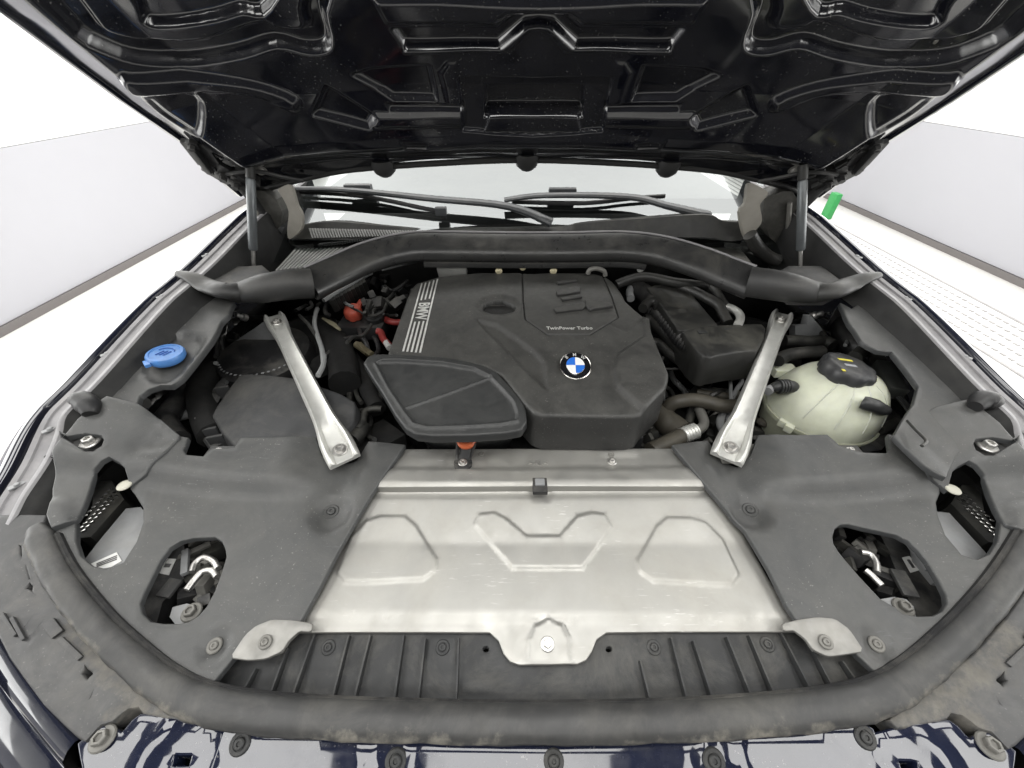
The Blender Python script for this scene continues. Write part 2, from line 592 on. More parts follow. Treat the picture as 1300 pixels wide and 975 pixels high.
def sheet_geo(outline, zf, holes=(), res=0.012, r=0.004, thick=0.02, extra=(), flare=0.0):
    loops = []
    for k, lp in enumerate([outline] + list(holes)):
        lp = densify(lp, res)
        if (area2(lp) > 0) != (k == 0):
            lp = lp[::-1]
        loops.append(lp)
    pts, edges = [], []
    for lp in loops:
        n0 = len(pts)
        pts += lp
        edges += [(n0 + i, n0 + (i + 1) % len(lp)) for i in range(len(lp))]
    nb = len(pts)
    A = np.array(loops[0])
    gx, gy = np.meshgrid(np.arange(A[:, 0].min(), A[:, 0].max(), res), np.arange(A[:, 1].min(), A[:, 1].max(), res))
    gx[::2] += res / 2
    gx = gx.ravel(); gy = gy.ravel()
    if len(extra):
        ex = np.array(extra); gx = np.concatenate([gx, ex[:, 0]]); gy = np.concatenate([gy, ex[:, 1]])
    sd = sd_poly(gx, gy, loops[0])
    for h in loops[1:]:
        sd = np.maximum(sd, -sd_poly(gx, gy, h))
    keep = sd < -0.45 * res
    pts += list(zip(gx[keep].tolist(), gy[keep].tolist()))
    V, E, Fc, ov, oe, of = delaunay_2d_cdt([Vector(p) for p in pts], edges, [], 0, 1e-7)
    vx = np.array([v.x for v in V]); vy = np.array([v.y for v in V])
    T = np.array([f for f in Fc if len(f) == 3])
    cx = vx[T].mean(1); cy = vy[T].mean(1)
    s = sd_poly(cx, cy, loops[0])
    for h in loops[1:]:
        s = np.maximum(s, -sd_poly(cx, cy, h))
    T = T[s < 0]
    vz = zf(vx, vy)
    verts = [Vector((a, b, c)) for a, b, c in zip(vx, vy, vz)]
    faces = [tuple(int(i) for i in t) for t in T]
    # map boundary loops -> new vert ids
    idx = {}
    for newi, olds in enumerate(ov):
        for o in olds:
            idx[o] = newi
    n0 = 0
    for lp in loops:
        m = len(lp)
        ids = [idx[n0 + i] for i in range(m)]
        n0 += m
        nor = []
        for i in range(m):
            a, b = lp[i - 1], lp[(i + 1) % m]
            tx, ty = b[0] - a[0], b[1] - a[1]
            L = math.hypot(tx, ty) or 1
            nor.append((ty / L, -tx / L))
        prev = ids
        for (off, dz) in ((r * 0.6, -r * 0.2), (r, -r), (r + flare * thick, -thick)):
            cur = []
            for i in range(m):
                cur.append(len(verts))
                v = verts[ids[i]]
                verts.append(Vector((v.x + nor[i][0] * off, v.y + nor[i][1] * off, v.z + dz)))
            for i in range(m):
                j = (i + 1) % m
                faces.append((prev[i], cur[i], cur[j], prev[j]))
            prev = cur
    return verts, faces


def sheet(name, outline, zf, mats, parent=None, label=None, sharp=45, **k):
    v, f = sheet_geo(outline, zf, **k)
    return part(name, v, f, mats, parent, label, sharp=sharp)


def nrm(zf, x, y, e=0.004):
    z = zf(np.array([x - e, x + e, x, x]), np.array([y, y, y - e, y + e]))
    return Vector((-(z[1] - z[0]) / (2 * e), -(z[3] - z[2]) / (2 * e), 1)).normalized()


def at_z(zf, x, y):
    return float(zf(np.array([x]), np.array([y]))[0])


# ---------------------------------------------------------------- shared fasteners
def hexbolt_mesh(name, m):
    b = MB()
    b.add(*lathe([(0.0, 0.0), (1.0, 0.0), (1.0, 0.12), (0.9, 0.22), (0.0, 0.24)], 20))
    b.add(*lathe([(0.0, 0.2), (0.62, 0.2), (0.62, 0.62), (0.54, 0.72), (0.36, 0.72), (0.33, 0.5), (0.0, 0.48)], 6))
    return b.mesh(name, m, 30)


def clip_mesh(name, m):
    b = MB()
    b.add(*lathe([(0.0, 0.0), (1.0, 0.0), (1.0, 0.10), (0.88, 0.2), (0.62, 0.16), (0.58, 0.06), (0.52, 0.06), (0.50, 0.26), (0.40, 0.34), (0.22, 0.34), (0.18, 0.2), (0.0, 0.18)], 20))
    return b.mesh(name, m, 30)


ME_bolt = hexbolt_mesh('bolt', M_steel)
ME_dbolt = hexbolt_mesh('bolt_dark', M_dsteel)
ME_clip = clip_mesh('clip', M_shroud)
ME_bclip = clip_mesh('clip_black', M_trim)
ME_sclip = clip_mesh('clip_steel', M_dsteel)


def screw_on(px, py, zf, rad_px, me, parent, name='screw', label=None, lift=0.0):
    p = on(px, py, zf)
    dist = (p - CAM).dot(_A)
    n = nrm(zf, p.x, p.y)
    return place(name, me, p + n * lift, n, rad_px / F_PX * dist, random.uniform(0, 1), parent, label)

# ================================================================ THE BOOTH (setting)
def quad_box(name, x0, x1, y0, y1, z0, z1, m, parent=None, label=None):
    v, f = box(x1 - x0, y1 - y0, z1 - z0)
    c = Vector(((x0 + x1) / 2, (y0 + y1) / 2, (z0 + z1) / 2))
    return part(name, [c + q for q in v], f, m, parent, label)


XL, XR, YB = -3.58, 4.22, 9.0
tag(quad_box('floor', -9, 9, -8, 12, -0.1, 0.0, M_floor), kind='structure')
wl = quad_box('left_wall', XL - 0.12, XL, -2.5, YB, 1.0, 3.6, M_wallw); tag(wl, kind='structure')
quad_box('dado_panel', XL - 0.12, XL + 0.012, -2.5, YB, 0.058, 0.997, M_wallg, wl)
quad_box('skirting', XL - 0.12, XL + 0.03, -2.5, YB, 0.001, 0.055, M_skirt, wl)
wr = quad_box('right_wall', XR, XR + 0.12, -2.5, YB, 0.965, 3.6, M_wallw); tag(wr, kind='structure')
quad_box('dado_panel', XR - 0.012, XR + 0.12, -2.5, YB, 0.058, 0.962, M_wallg, wr)
quad_box('skirting', XR - 0.03, XR + 0.12, -2.5, YB, 0.001, 0.055, M_skirt, wr)
wb = quad_box('back_wall', XL, XR, YB, YB + 0.12, 0.0, 3.6, M_wallw); tag(wb, kind='structure')

# floor drain along the right wall: frame + bars
g = MB()
for x in (3.02, 3.62):
    g.add(*beam((x, 0.5, 0.004), (x, 7.5, 0.004), 0.02, 0.008))
for k in range(1, 6):
    for j in range(120):
        y = 0.6 + j * 0.057
        x = 3.02 + k * 0.1
        g.add(*beam((x, y, 0.004), (x, y + 0.034, 0.004), 0.018, 0.005))
tag(g.build('floor_drain', M_grate), 'long grey slotted drain grate in the floor along the right wall', 'drain')
gp = MB()
p = pyy(1053, 266, 4.9)
gp.add(*[(lambda v, f: ([Vector((p.x + a.x, p.y + a.y, 0.14 + a.z)) for a in v], f))(*box(0.07, 0.12, 0.28, 0.02))][0])
tag(gp.build('green_bin', M_green), 'small bright green bin at the foot of the right wall', 'bin')
p = CAM + ray(1170, 154) * ((XR - CAM.x) / ray(1170, 154).x)
b = MB(); b.add(*[([Vector((XR - 0.03, p.y, 0.99)) + q for q in box(0.06, 0.05, 0.05, 0.008)[0]], box(0.06, 0.05, 0.05, 0.008)[1])][0])
b.add(*beam((XR - 0.06, p.y, 1.0), (XR - 0.01, p.y + 0.01, 1.05), 0.02, 0.02, 0.004))
tag(b.build('wall_bracket', M_skirt), 'tiny dark bracket on the ledge of the right wall', 'bracket')

# ================================================================ THE CAR
car = bpy.data.objects.new('car', None)
C.objects.link(car)
tag(car, 'dark navy car seen from the front with its hood open over the engine bay', 'car')

RY = [-0.3, 0.0, 0.289, 0.5, 0.748, 1.08, 1.4]
RZ_ = [0.76, 0.83, 0.918, 1.012, 1.097, 1.175, 1.23]
def zrail(x, y): return np.interp(y, RY, RZ_)
def zsh(x, y):
    ax = np.abs(x)
    return (0.868 + 0.15 * (y - 0.19) + 0.05 * sstep(0.45, 0.80, ax) + 0.03 * sstep(0.60, 0.85, ax) * sstep(0.2, 0.5, y)
            + 0.020 * sstep(0.385, 0.425, y) * sstep(0.36, 0.46, ax))
def zalu(x, y): return 0.853 + 0.09 * (y - 0.2) + 0.14 * np.maximum(0, y - 0.33) - 0.05 * np.maximum(0, 0.215 - y)
def zbar(x, y): return 0.896 + 0 * x + 0.0 * y
def zfp(x, y): return 0.838 + 0.20 * (y - 0.2) + 0 * x
def zwing(x, y): return np.interp(y, [0.4, 0.5, 0.55, 0.65, 0.75, 0.85, 1.0, 1.2], [0.968, 0.997, 1.012, 1.038, 1.064, 1.077, 1.068, 1.08])

# ---------------------------------------------------------------- fenders (left one traced, right one its mirror image)
L0px = [(-75, 715), (-30, 645), (0, 598), (33, 536), (82, 484), (154, 408), (223, 346), (272, 300), (300, 274)]
L0 = [on(a, b, zrail) for a, b in L0px]
L0 = [Vector((p.x, p.y, zrail(p.x, p.y))) for p in cat(L0, 8)]
L0.append(L0[-1] + (L0[-1] - L0[-2]).normalized() * 0.25); L0[-1].z = 1.205


def railstrip(secs, sgn=-1):
    rings = []
    n = len(L0)
    for i, p in enumerate(L0):
        t = (L0[min(i + 1, n - 1)] - L0[max(i - 1, 0)]); t.z = 0; t.normalize()
        s = Vector((t.y, -t.x, 0))          # inward for the left side
        ring = []
        for sc in secs:
            o, dz = sc(p.y) if callable(sc) else sc
            q = p + s * o + Vector((0, 0, dz))
            if sgn > 0: q.x = -q.x
            ring.append(q)
        rings.append(ring)
    return loft(rings, closed=False, caps=False)


def deep(y): return float(np.interp(y, [0.46, 0.53, 0.65, 0.75, 0.85, 0.92, 0.97, 1.2], [-0.014, -0.018, -0.026, -0.034, -0.042, -0.05, -0.11, -0.13]))
for sg, side in ((-1, 'left'), (1, 'right')):
    fsec = [(-0.16, -0.42), (-0.15, -0.22), (-0.10, -0.09), (-0.05, -0.035), (-0.015, -0.008), (-0.002, -0.001), (0.006, 0.0), (0.010, -0.003), (0.011, -0.016), (0.013, -0.016)]
    v, f = railstrip(fsec, sg)
    fen = part('fender', v, f, M_paint, car, 'dark navy front fender edge on the %s side' % side, sharp=50)
    v, f = railstrip([(0.013, -0.018), (0.022, -0.018), (0.023, -0.004), (0.025, -0.002), (0.034, -0.003), (0.036, -0.006), (0.058, -0.006), (0.060, 0.001), (0.063, 0.003), (0.069, 0.003), (0.072, 0.0)], sg)
    fr = part('fender_rail', v, f, M_railL, fen)
    v, f = railstrip([(0.0735, 0.001), (0.078, -0.006), lambda y: (0.082, deep(y) * 0.6), lambda y: (0.086, deep(y)), lambda y: (0.092, deep(y) - 0.01)], sg)
    part('inner_wall', v, f, M_inwall, fen)
    for (a, b) in [(20, 614), (62, 543), (205, 374), (262, 322), (135, 447)]:
        q = on(a, b, zrail); q.z -= 0.004
        if sg > 0: q.x = -q.x
        bb = MB(); bb.add(*box(0.022, 0.009, 0.003, 0.001))
        v2, f2 = lathe([(0, 0), (0.0042, 0), (0.0042, 0.003), (0.003, 0.004), (0, 0.004)], 10)
        bb.add(v2, f2)
        bo = place('rail_clip', bb.mesh('rail_clip', M_lamp), q, (0, 0, 1), 1.0, R(50) * (1 if sg < 0 else -1), fen)

# rubber end stops on the rails
for (pts, sg) in (([(93, 514), (103, 508), (113, 516), (114, 526)], -1), ([(1238, 516), (1247, 508), (1258, 510), (1267, 516)], 1)):
    w = [on(a, b, lambda x, y: zrail(x, y) + 0.012) for a, b in pts]
    v, f = tube(w, [0.010, 0.017, 0.017, 0.010], 12, 4)
    part('rubber_stop', v, f, M_black, car, 'black rubber hood stop on the %s rail' % ('left' if sg < 0 else 'right'))

# ---------------------------------------------------------------- side shrouds (front)
outL = ([(513, 565), (490, 597), (468, 630), (450, 660), (426, 702), (404, 745), (383, 783), (372, 800)] +
        [(330, 812), (296, 833), (262, 874)] +
        c8([(520, 680), (400, 580), (300, 480), (220, 390), (180, 310), (158, 268)]) + [(94, 663)] +
        c8([(221, 270), (220, 300), (235, 345), (270, 375), (320, 386), (370, 362), (410, 300), (431, 240), (430, 195), (405, 155), (392, 140)]) +
        [(172, 613), (184, 603), (210, 573), (226, 554)] + [(237, 556), (231, 572), (235, 578), (259, 580), (269, 570), (298, 569), (306, 556), (400, 556)] +
        [(407, 578), (424, 588), (452, 581), (460, 570), (468, 560)])
outR = ([(855, 565)] + c10([(120, 140), (230, 265), (300, 380), (355, 490), (392, 545)]) + [(1040, 812), (1085, 826), (1128, 866)] +
        c10([(720, 680), (830, 590), (920, 490), (1000, 390), (1060, 300), (1052, 262), (994, 232), (992, 262), (985, 300), (960, 340), (920, 357), (870, 340), (820, 280), (797, 220), (791, 180), (803, 152), (800, 118), (745, 65)]) +
        [(1148, 567), (1137, 553), (1129, 552), (1132, 571), (1127, 576), (1096, 575), (1067, 567), (1050, 552), (964, 553), (955, 577), (940, 590), (918, 580), (898, 559)])
ovL = d6([(100, 690), (130, 610), (200, 470), (270, 330), (350, 225), (450, 165), (560, 140), (740, 132), (800, 170), (830, 240), (838, 300), (800, 430), (740, 590), (670, 720), (600, 800), (520, 850), (430, 868), (300, 868), (190, 850), (120, 780)])
ovR = d7([(100, 200), (120, 130), (170, 95), (240, 90), (360, 120), (480, 145), (640, 180), (740, 230), (830, 310), (910, 410), (1000, 560), (1060, 680), (1070, 760), (1030, 830), (950, 868), (820, 872), (700, 850), (620, 790), (500, 720), (330, 540), (235, 430), (150, 325), (110, 260)])
dents = {-1: [(421, 650, 26), (273, 820, 20)], 1: [(952, 648, 26), (1112, 818, 20)]}
SH = {}
for sg, outl, ov, side in ((-1, outL, ovL, 'left'), (1, outR, ovR, 'right')):
    z0 = zsh
    dl = []
    for (a, b, rp) in dents[sg]:
        p = on(a, b, z0); dl.append((p.x, p.y, rp / F_PX * (p - CAM).dot(_A), -0.007))
    p1 = on(421 if sg < 0 else 952, 640, z0)
    q1 = on(445 if sg < 0 else 925, 575, z0)
    zz = relief(z0, dishes=dl, lines=[([(p1.x, p1.y), (q1.x, q1.y)], -0.012, 0.028)])
    SH[sg] = zz
    o = xy(outl, z0)
    h = xy(ov, z0)
    sh = sheet('shroud_panel', o, zz, M_shroud, car, 'dusty dark grey plastic shroud panel on the %s side of the radiator cover' % side, holes=[h], res=0.0085, r=0.0022, thick=0.010)
    for (a, b, rp) in dents[sg]:
        screw_on(a, b, zz, 9.5, ME_clip if b < 700 else ME_sclip, sh, 'clip', lift=0.001)
    # slotted shank of the upper clip
    hp = []
    if sg < 0:
        SHL = sh
    else:
        SHR = sh

# small bright screws at the rear corners of the shrouds
for (a, b, sg) in ((277, 573, -1), (1080, 572, 1)):
    q = on(a, b, lambda x, y: zsh(x, y) - 0.010)
    tab = MB(); tab.add(*box(0.045, 0.03, 0.003, 0.001))
    tb = place('corner_tab', tab.mesh('corner_tab', M_rail), q + Vector((0, 0, -0.004)), (0, 0, 1), 1, 0, SHL if sg < 0 else SHR)
    place('screw', ME_bolt, q, (0, 0, 1), 0.0075, 0.3, SHL if sg < 0 else SHR)

# ---------------------------------------------------------------- headlamp top panels
hpo = ([(163, 617), (171, 611), (184, 601), (210, 571), (225, 552), (203, 533), (174, 513), (135, 503), (117, 517), (99, 532), (80, 555), (67, 573), (68, 620), (68, 640), (64, 655), (70, 671), (93, 661)] +
       c8([(222, 236), (245, 190), (262, 145), (270, 115), (275, 85), (300, 55), (325, 42), (352, 55), (372, 72), (383, 105), (388, 132)]))
tri = c4([(228, 752), (262, 768), (330, 757), (395, 765), (406, 785), (395, 812), (360, 834), (322, 834), (262, 795), (232, 778)])
def zhp(x, y): return zsh(x, y) + 0.004 + 0.012 * sstep(0.44, 0.52, y)
hpw = xy(hpo, zhp); trw = xy(tri, zhp)
fl = xy(c4([(560, 812), (572, 822), (640, 822), (690, 775), (625, 728)]), zhp)
fold = xy(e8([(205, 520), (225, 600), (350, 530), (330, 440), (260, 425)]), zhp)
HP = {}
for sg, side in ((-1, 'left'), (1, 'right')):
    o, t, fl2, fo2 = (hpw, trw, fl, fold) if sg < 0 else (mirx(hpw), mirx(trw), mirx(fl), mirx(fold))
    ln = xy(c4([(600, 700), (520, 830), (440, 900)]), zhp)
    if sg > 0: ln = [(-a, b) for a, b in ln]
    zz = relief(zhp, pads=[(fl2, -0.004, 0.0025), (fo2, 0.006, 0.003)], lines=[(ln, -0.004, 0.012)])
    hp = sheet('headlamp_panel', o, zz, M_shroud, car, 'grey plastic panel above the %s headlamp' % side, holes=[t], res=0.008, r=0.0022, thick=0.010)
    HP[sg] = hp
    bx = on(115, 562, lambda x, y: zhp(x, y) - 0.012)
    if sg > 0: bx.x = -bx.x
    place('bolt', ME_bolt, bx, (0, 0, 1), 0.0145, 0.4, hp)
    part('bolt_pocket', *(lambda v, f: ([bx + Vector((-0.012 * -sg, 0, -0.012)) + q for q in v], f))(*box(0.10, 0.05, 0.01)), M_black, hp)

# ---------------------------------------------------------------- aluminium radiator cover
alu_px = ([(505, 617), (478, 617), (455, 650), (430, 690), (405, 735), (380, 780), (368, 793)] + [(345, 788), (325, 796), (313, 808), (296, 832), (318, 834), (338, 833), (357, 826), (366, 812), (378, 801)] +
          [(450, 800.5), (540, 800.5), (622, 801), (634, 812), (640, 828), (648, 838), (659, 842), (695, 842), (733, 841), (744, 836), (751, 825), (757, 810), (770, 801), (860, 800), (940, 800), (1014, 800), (1026, 812), (1034, 824), (1050, 830), (1070, 828), (1094, 824), (1077, 799), (1060, 787), (1038, 786), (1022, 791)] +
          [(1000, 775), (975, 735), (950, 690), (925, 650), (902, 617), (880, 616)])
af = MB()
aluw = xy(alu_px, zalu)
trapL = xy(c9([(168, 405), (205, 310), (250, 262), (290, 250), (355, 250), (385, 275), (445, 370), (440, 400), (405, 425), (250, 432), (190, 432)]), zalu)
trapR = mirx([(a, b) for a, b in trapL])
wv = xy(c9([(548, 275), (560, 245), (600, 240), (635, 258), (690, 305), (780, 305), (830, 250), (870, 240), (905, 245), (925, 280), (845, 393), (650, 393)]), zalu)
pad = xy(c9([(695, 655), (695, 590), (712, 550), (750, 530), (790, 548), (808, 585), (812, 655)]), zalu)
latch = xy(c9([(700, 150), (700, 195), (715, 207), (748, 207), (760, 195), (760, 150)]), zalu)
lip = [(-0.5, 0.1), (0.5, 0.1), (0.5, 0.222), (-0.5, 0.222)]
tabp = xy([(372, 799), (355, 792), (330, 800), (300, 828), (330, 838), (360, 824)], zalu); tabp2 = mirx(tabp)
zal = relief(zalu, pads=[(trapL, 0.0024, 0.0035), (trapR, 0.0024, 0.0035), (wv, 0.0028, 0.003), (pad, 0.003, 0.003), (latch, -0.002, 0.002), (lip, -0.003, 0.006)],
             lines=[(xy([(470, 626), (900, 624)], zalu), -0.003, 0.006)])
_v, _f = sheet_geo(aluw, zal, res=0.0055, r=0.0012, thick=0.004, extra=feat([trapL + [trapL[0]], trapR + [trapR[0]], wv + [wv[0]], pad + [pad[0]]], step=0.005))
alu = part('radiator_cover', _v, _f, M_alu, car, 'bare aluminium cover sheet with pressed shapes in front of the engine', sharp=60, attr={'stain': [0.40 * math.exp(-((q.y - 0.222) / 0.010) ** 2) * (0.6 + 0.4 * math.sin(q.x * 23 + 1)) for q in _v]})
for (a, b, rp, me) in ((695, 818, 9, ME_bolt), ):
    screw_on(a, b, zal, rp, me, alu, 'screw', lift=0.0008)
for tp, sc_ in (([(380, 800), (366, 812), (357, 826), (338, 835), (316, 837), (293, 834), (312, 806), (325, 795), (345, 787), (372, 788), (396, 792), (394, 801)], (336, 815)), ([(1008, 799), (1024, 811), (1033, 824), (1050, 832), (1070, 830), (1096, 826), (1078, 799), (1060, 786), (1038, 784), (1016, 787), (994, 792), (996, 800)], (1049, 815))):
    ztab = lambda x, y: zsh(x, y) + 0.0035
    tb_ = sheet('corner_tab', rnd(xy(tp, ztab), 0.14, 1), relief(ztab, dishes=[(*tuple(on(*sc_, ztab).xy), 0.017, -0.002)]), M_tab, alu, res=0.006, r=0.0012, thick=0.004, sharp=60)
    screw_on(*sc_, ztab, 8.5, ME_sclip, alu, 'screw', lift=-0.001)
lm = MB()
pp = on(685, 622, zalu) + Vector((0, 0, 0.008))
lm.add(*[([pp + Vector((0, 0.0, 0.003)) + q for q in box(0.026, 0.030, 0.010, 0.002)[0]], box(0.026, 0.030, 0.010, 0.002)[1])][0])
lm.build('latch_slot', M_black, alu)
lm = MB(); lm.add(*[([pp + Vector((0, 0.004, 0.0075)) + q for q in box(0.017, 0.014, 0.008, 0.002)[0]], box(0.017, 0.014, 0.008, 0.002)[1])][0])
lm.build('latch_tongue', M_lamp, alu)

# crossmember behind it
bar_px = [(509, 571), (600, 570.5), (720, 570), (800, 570), (858, 570), (876, 590), (896, 617), (690, 617), (480, 618), (490, 598)]
barw = xy(bar_px, zbar)
r1 = xy(c9([(290, 122), (1170, 118), (1200, 165), (270, 168)]), zbar)
seat1 = xy(c9([(470, 75), (580, 75), (575, 122), (465, 122)]), zbar)
seat2 = xy(c9([(895, 82), (1000, 82), (1010, 122), (900, 122)]), zbar)
zb = relief(zbar, pads=[(r1, 0.005, 0.003), (seat1, -0.002, 0.002), (seat2, -0.002, 0.002)])
barp = sheet('crossmember', barw, zb, M_alu, car, 'aluminium crossmember between radiator cover and engine', res=0.006, r=0.002, thick=0.03, sharp=50)
for (a, b, me, rr_) in ((777, 586, ME_bolt, 6), (776, 577, ME_sclip, 4), (611, 577, ME_sclip, 4)):
    screw_on(a, b, zb, rr_, me, barp, 'screw')


def text_mesh(name, s, size, m, ext=0.0004, bold=0.0):
    cu = bpy.data.curves.new(name, 'FONT')
    cu.body = s; cu.size = size; cu.extrude = ext; cu.align_x = 'CENTER'; cu.align_y = 'CENTER'
    cu.offset = bold
    cu.resolution_u = 2
    o = bpy.data.objects.new(name, cu)
    C.objects.link(o)
    dg = bpy.context.evaluated_depsgraph_get()
    me = bpy.data.meshes.new_from_object(o.evaluated_get(dg))
    bpy.data.objects.remove(o)
    me.materials.clear(); me.materials.append(m)
    return me


q = on(683, 588, zb)
place('stamped_mark', text_mesh('stamped_mark', '>AL<', 0.016, M_steel), q + Vector((0, 0, 0.0006)), (0, 0, 1), 1, 0, barp)

# ---------------------------------------------------------------- black trim with ribs
fp_px = [(300, 838), (318, 820), (345, 802), (372, 796), (500, 792), (690, 790), (900, 792), (1010, 796), (1045, 806), (1090, 832), (1128, 868), (1085, 880), (1000, 892), (900, 905), (690, 912), (480, 908), (380, 898), (300, 888), (262, 876)]
fpw = xy(fp_px, zfp)
hl = [xy([(617 + 5.5 * math.cos(t), 824 + 5.5 * math.sin(t)) for t in [k * math.pi / 6 for k in range(12)]], zfp),
      xy([(773 + 5.5 * math.cos(t), 824 + 5.5 * math.sin(t)) for t in [k * math.pi / 6 for k in range(12)]], zfp)]
zfpr = relief(zfp, lines=[(xy([(590, 868), (640, 880), (760, 880), (800, 866)], zfp), 0.003, 0.006)],
              pads=[(xy(c9([(85, 675), (110, 580), (190, 575), (180, 675)]), zfp), 0.004, 0.003), (xy(c9([(400, 675), (420, 575), (505, 575), (502, 675)]), zfp), 0.004, 0.003),
                    (xy(c9([(1005, 675), (1000, 575), (1085, 575), (1100, 675)]), zfp), 0.004, 0.003), (xy(c10([(280, 675), (235, 580), (325, 580), (362, 675)]), zfp), 0.004, 0.003)])
fp = sheet('front_trim', fpw, zfpr, M_trim, car, 'black ribbed plastic trim in front of the aluminium cover', holes=hl, res=0.008, r=0.002, thick=0.01)
ribs = [((328, 850), (313, 881)), ((368, 824), (347, 885)), ((402, 807), (375, 887)), ((445, 808), (425, 890)), ((472, 808), (452, 892)), ((514, 808), (502, 894)), ((541, 812), (532, 896)), ((583, 812), (580, 897)),
        ((811, 840), (824, 896)), ((850, 811), (870, 894)), ((878, 815), (902, 892)), ((920, 810), (951, 890)), ((948, 808), (980, 888)), ((988, 805), (1027, 884)), ((1020, 811), (1054, 880)), ((1065, 841), (1086, 874))]
for a, b in ribs:
    A_, B_ = on(*a, zfp), on(*b, zfp)
    part('rib', *beam(A_ + Vector((0, 0, 0.003)), B_ + Vector((0, 0, 0.006)), 0.0028, 0.014, 0.001), M_trim, fp)
for (a, b) in ((417, 822), (562, 822), (830, 822), (974, 818)):
    screw_on(a, b, zfpr, 9, ME_bclip, fp, 'clip')

# ---------------------------------------------------------------- front rubber seal
sp_px = [(46, 668), (60, 700), (75, 730), (100, 765), (130, 800), (165, 832), (205, 864), (250, 887), (310, 900), (400, 908), (540, 913), (690, 915), (850, 912), (980, 904), (1070, 893), (1125, 877), (1170, 848), (1215, 808), (1255, 765), (1285, 725), (1312, 680), (1325, 655)]
spw = [on(a, b, lambda x, y: zsh(x, y) + 0.002) for a, b in sp_px]
path = cat(spw, 6)
rings, dirt = [], []
n = 20
nearc = []
for i, (p, t, s, u) in enumerate(frames(path)):
    e = min(i, len(path) - 1 - i)
    rr_ = (0.0145 + 0.004 * (1 - sstep(0.35, 0.62, np.array(abs(p.x))))) * min(1.0, 0.55 + e * 0.15)
    ring = []
    for k in range(n):
        a = 2 * math.pi * k / n
        bump = 1 + 0.05 * math.sin(i * 1.7 + k) * math.sin(i * 0.6)
        w = 1.0 if math.cos(a) < 0 else 1.25
        ring.append(p + s * (math.cos(a) * rr_ * 1.0 * w * bump) + u * (math.sin(a) * rr_ * 0.72 * bump))
        front = math.cos(a)
        dirt.append(max(0.0, min(1.0, 0.0 + 0.62 * front * (0.75 + 0.25 * math.sin(i * 0.35)))))
    rings.append(ring)
v, f = loft(rings)
lipath = [p - s * 0.0165 + Vector((0, 0, -0.002)) for (p, t, s, u) in frames(path)[4:-4]]
seal = part('front_seal', v, f, M_seal, car, 'long grey rubber hood seal with brown dirt curving along the front edge', attr={'dirt': dirt})

part('seal_gap_shade', *tube(lipath, 0.0045, 8, 1, ry=0.009), M_black, seal)  # black tube stands in for the shade in the gap beside the seal

# ---------------------------------------------------------------- bumper carrier pieces outside the seal
brk = ([(56, 655), (0, 655), (-45, 662), (-70, 730), (-40, 775)] + d8([(0, 92), (60, 210), (140, 320), (230, 440), (330, 540), (395, 600), (430, 622), (470, 575), (505, 545), (560, 525), (600, 490), (640, 462), (700, 452), (725, 485), (840, 510), (960, 532), (985, 505), (900, 440), (820, 380), (560, 180), (400, 10)]) + [(70, 740), (45, 690)])
def zbk(x, y): return zsh(x, y) - 0.012
brw = xy(brk, zbk)
brh = [xy(d8(q_), zbk) for q_ in ([(395, 300), (430, 243), (472, 280), (470, 300), (430, 335)], [(438, 432), (445, 405), (470, 362), (472, 372), (462, 410)], [(255, 90), (268, 70), (280, 100), (268, 108)], [(118, 60), (160, 0), (166, 2), (124, 64)], [(146, 105), (215, 22), (222, 26), (152, 110)])]
brh += [xy(e8(q_), zbk) for q_ in ([(85, 640), (108, 640), (112, 690), (100, 720), (86, 690)], [(112, 735), (130, 735), (150, 805), (132, 812)], [(110, 855), (140, 815), (165, 830), (160, 862), (178, 880), (165, 885), (140, 868)])]
dirtpx = xy(d8([(400, 0), (560, 180), (820, 380), (985, 505), (730, 480), (560, 520), (640, 400), (500, 250), (330, 60)]), zbk)
for sg, side in ((-1, 'left'), (1, 'right')):
    o = brw if sg < 0 else mirx(brw)
    hs = brh if sg < 0 else [mirx(h) for h in brh]
    dp = dirtpx if sg < 0 else mirx(dirtpx)
    gl = xy(d8([(300, 120), (470, 260)]), zbk)
    gl2 = xy(d8([(505, 520), (560, 450), (640, 400), (740, 420)]), zbk)
    if sg > 0: gl = [(-a, b) for a, b in gl]; gl2 = [(-a, b) for a, b in gl2]
    zz = relief(zbk, lines=[(gl, 0.003, 0.004), (gl2, 0.004, 0.006)])
    v, f = sheet_geo(o, zz, holes=hs, res=0.0085, r=0.003, thick=0.03)
    X = np.array([a.x for a in v]); Y = np.array([a.y for a in v])
    dd = np.clip(0.60 - np.maximum(sd_poly(X, Y, dp), 0) * 26, 0, 0.6)
    cb = part('bumper_carrier', v, f, M_carrier, car, 'dirty grey plastic bumper carrier with slots at the %s front corner' % side, sharp=45, attr={'dirt': dd.tolist()})
    for (pa, pb, w_, h_) in (((310, 125), (415, 225), 0.006, 0.010), ((70, 20), (130, 130), 0.004, 0.008), ((20, 0), (90, 110), 0.004, 0.008), ((250, 40), (300, 105), 0.012, 0.008), ):
        A_, B_ = [on(*q_, zbk) for q_ in d8([pa, pb])]
        if sg > 0: A_, B_ = [Vector((-q_.x, q_.y, q_.z)) for q_ in (A_, B_)]
        part('carrier_rib', *beam(A_ + Vector((0, 0, 0.002)), B_ + Vector((0, 0, 0.002)), w_, h_, 0.0015), M_carrier, cb)

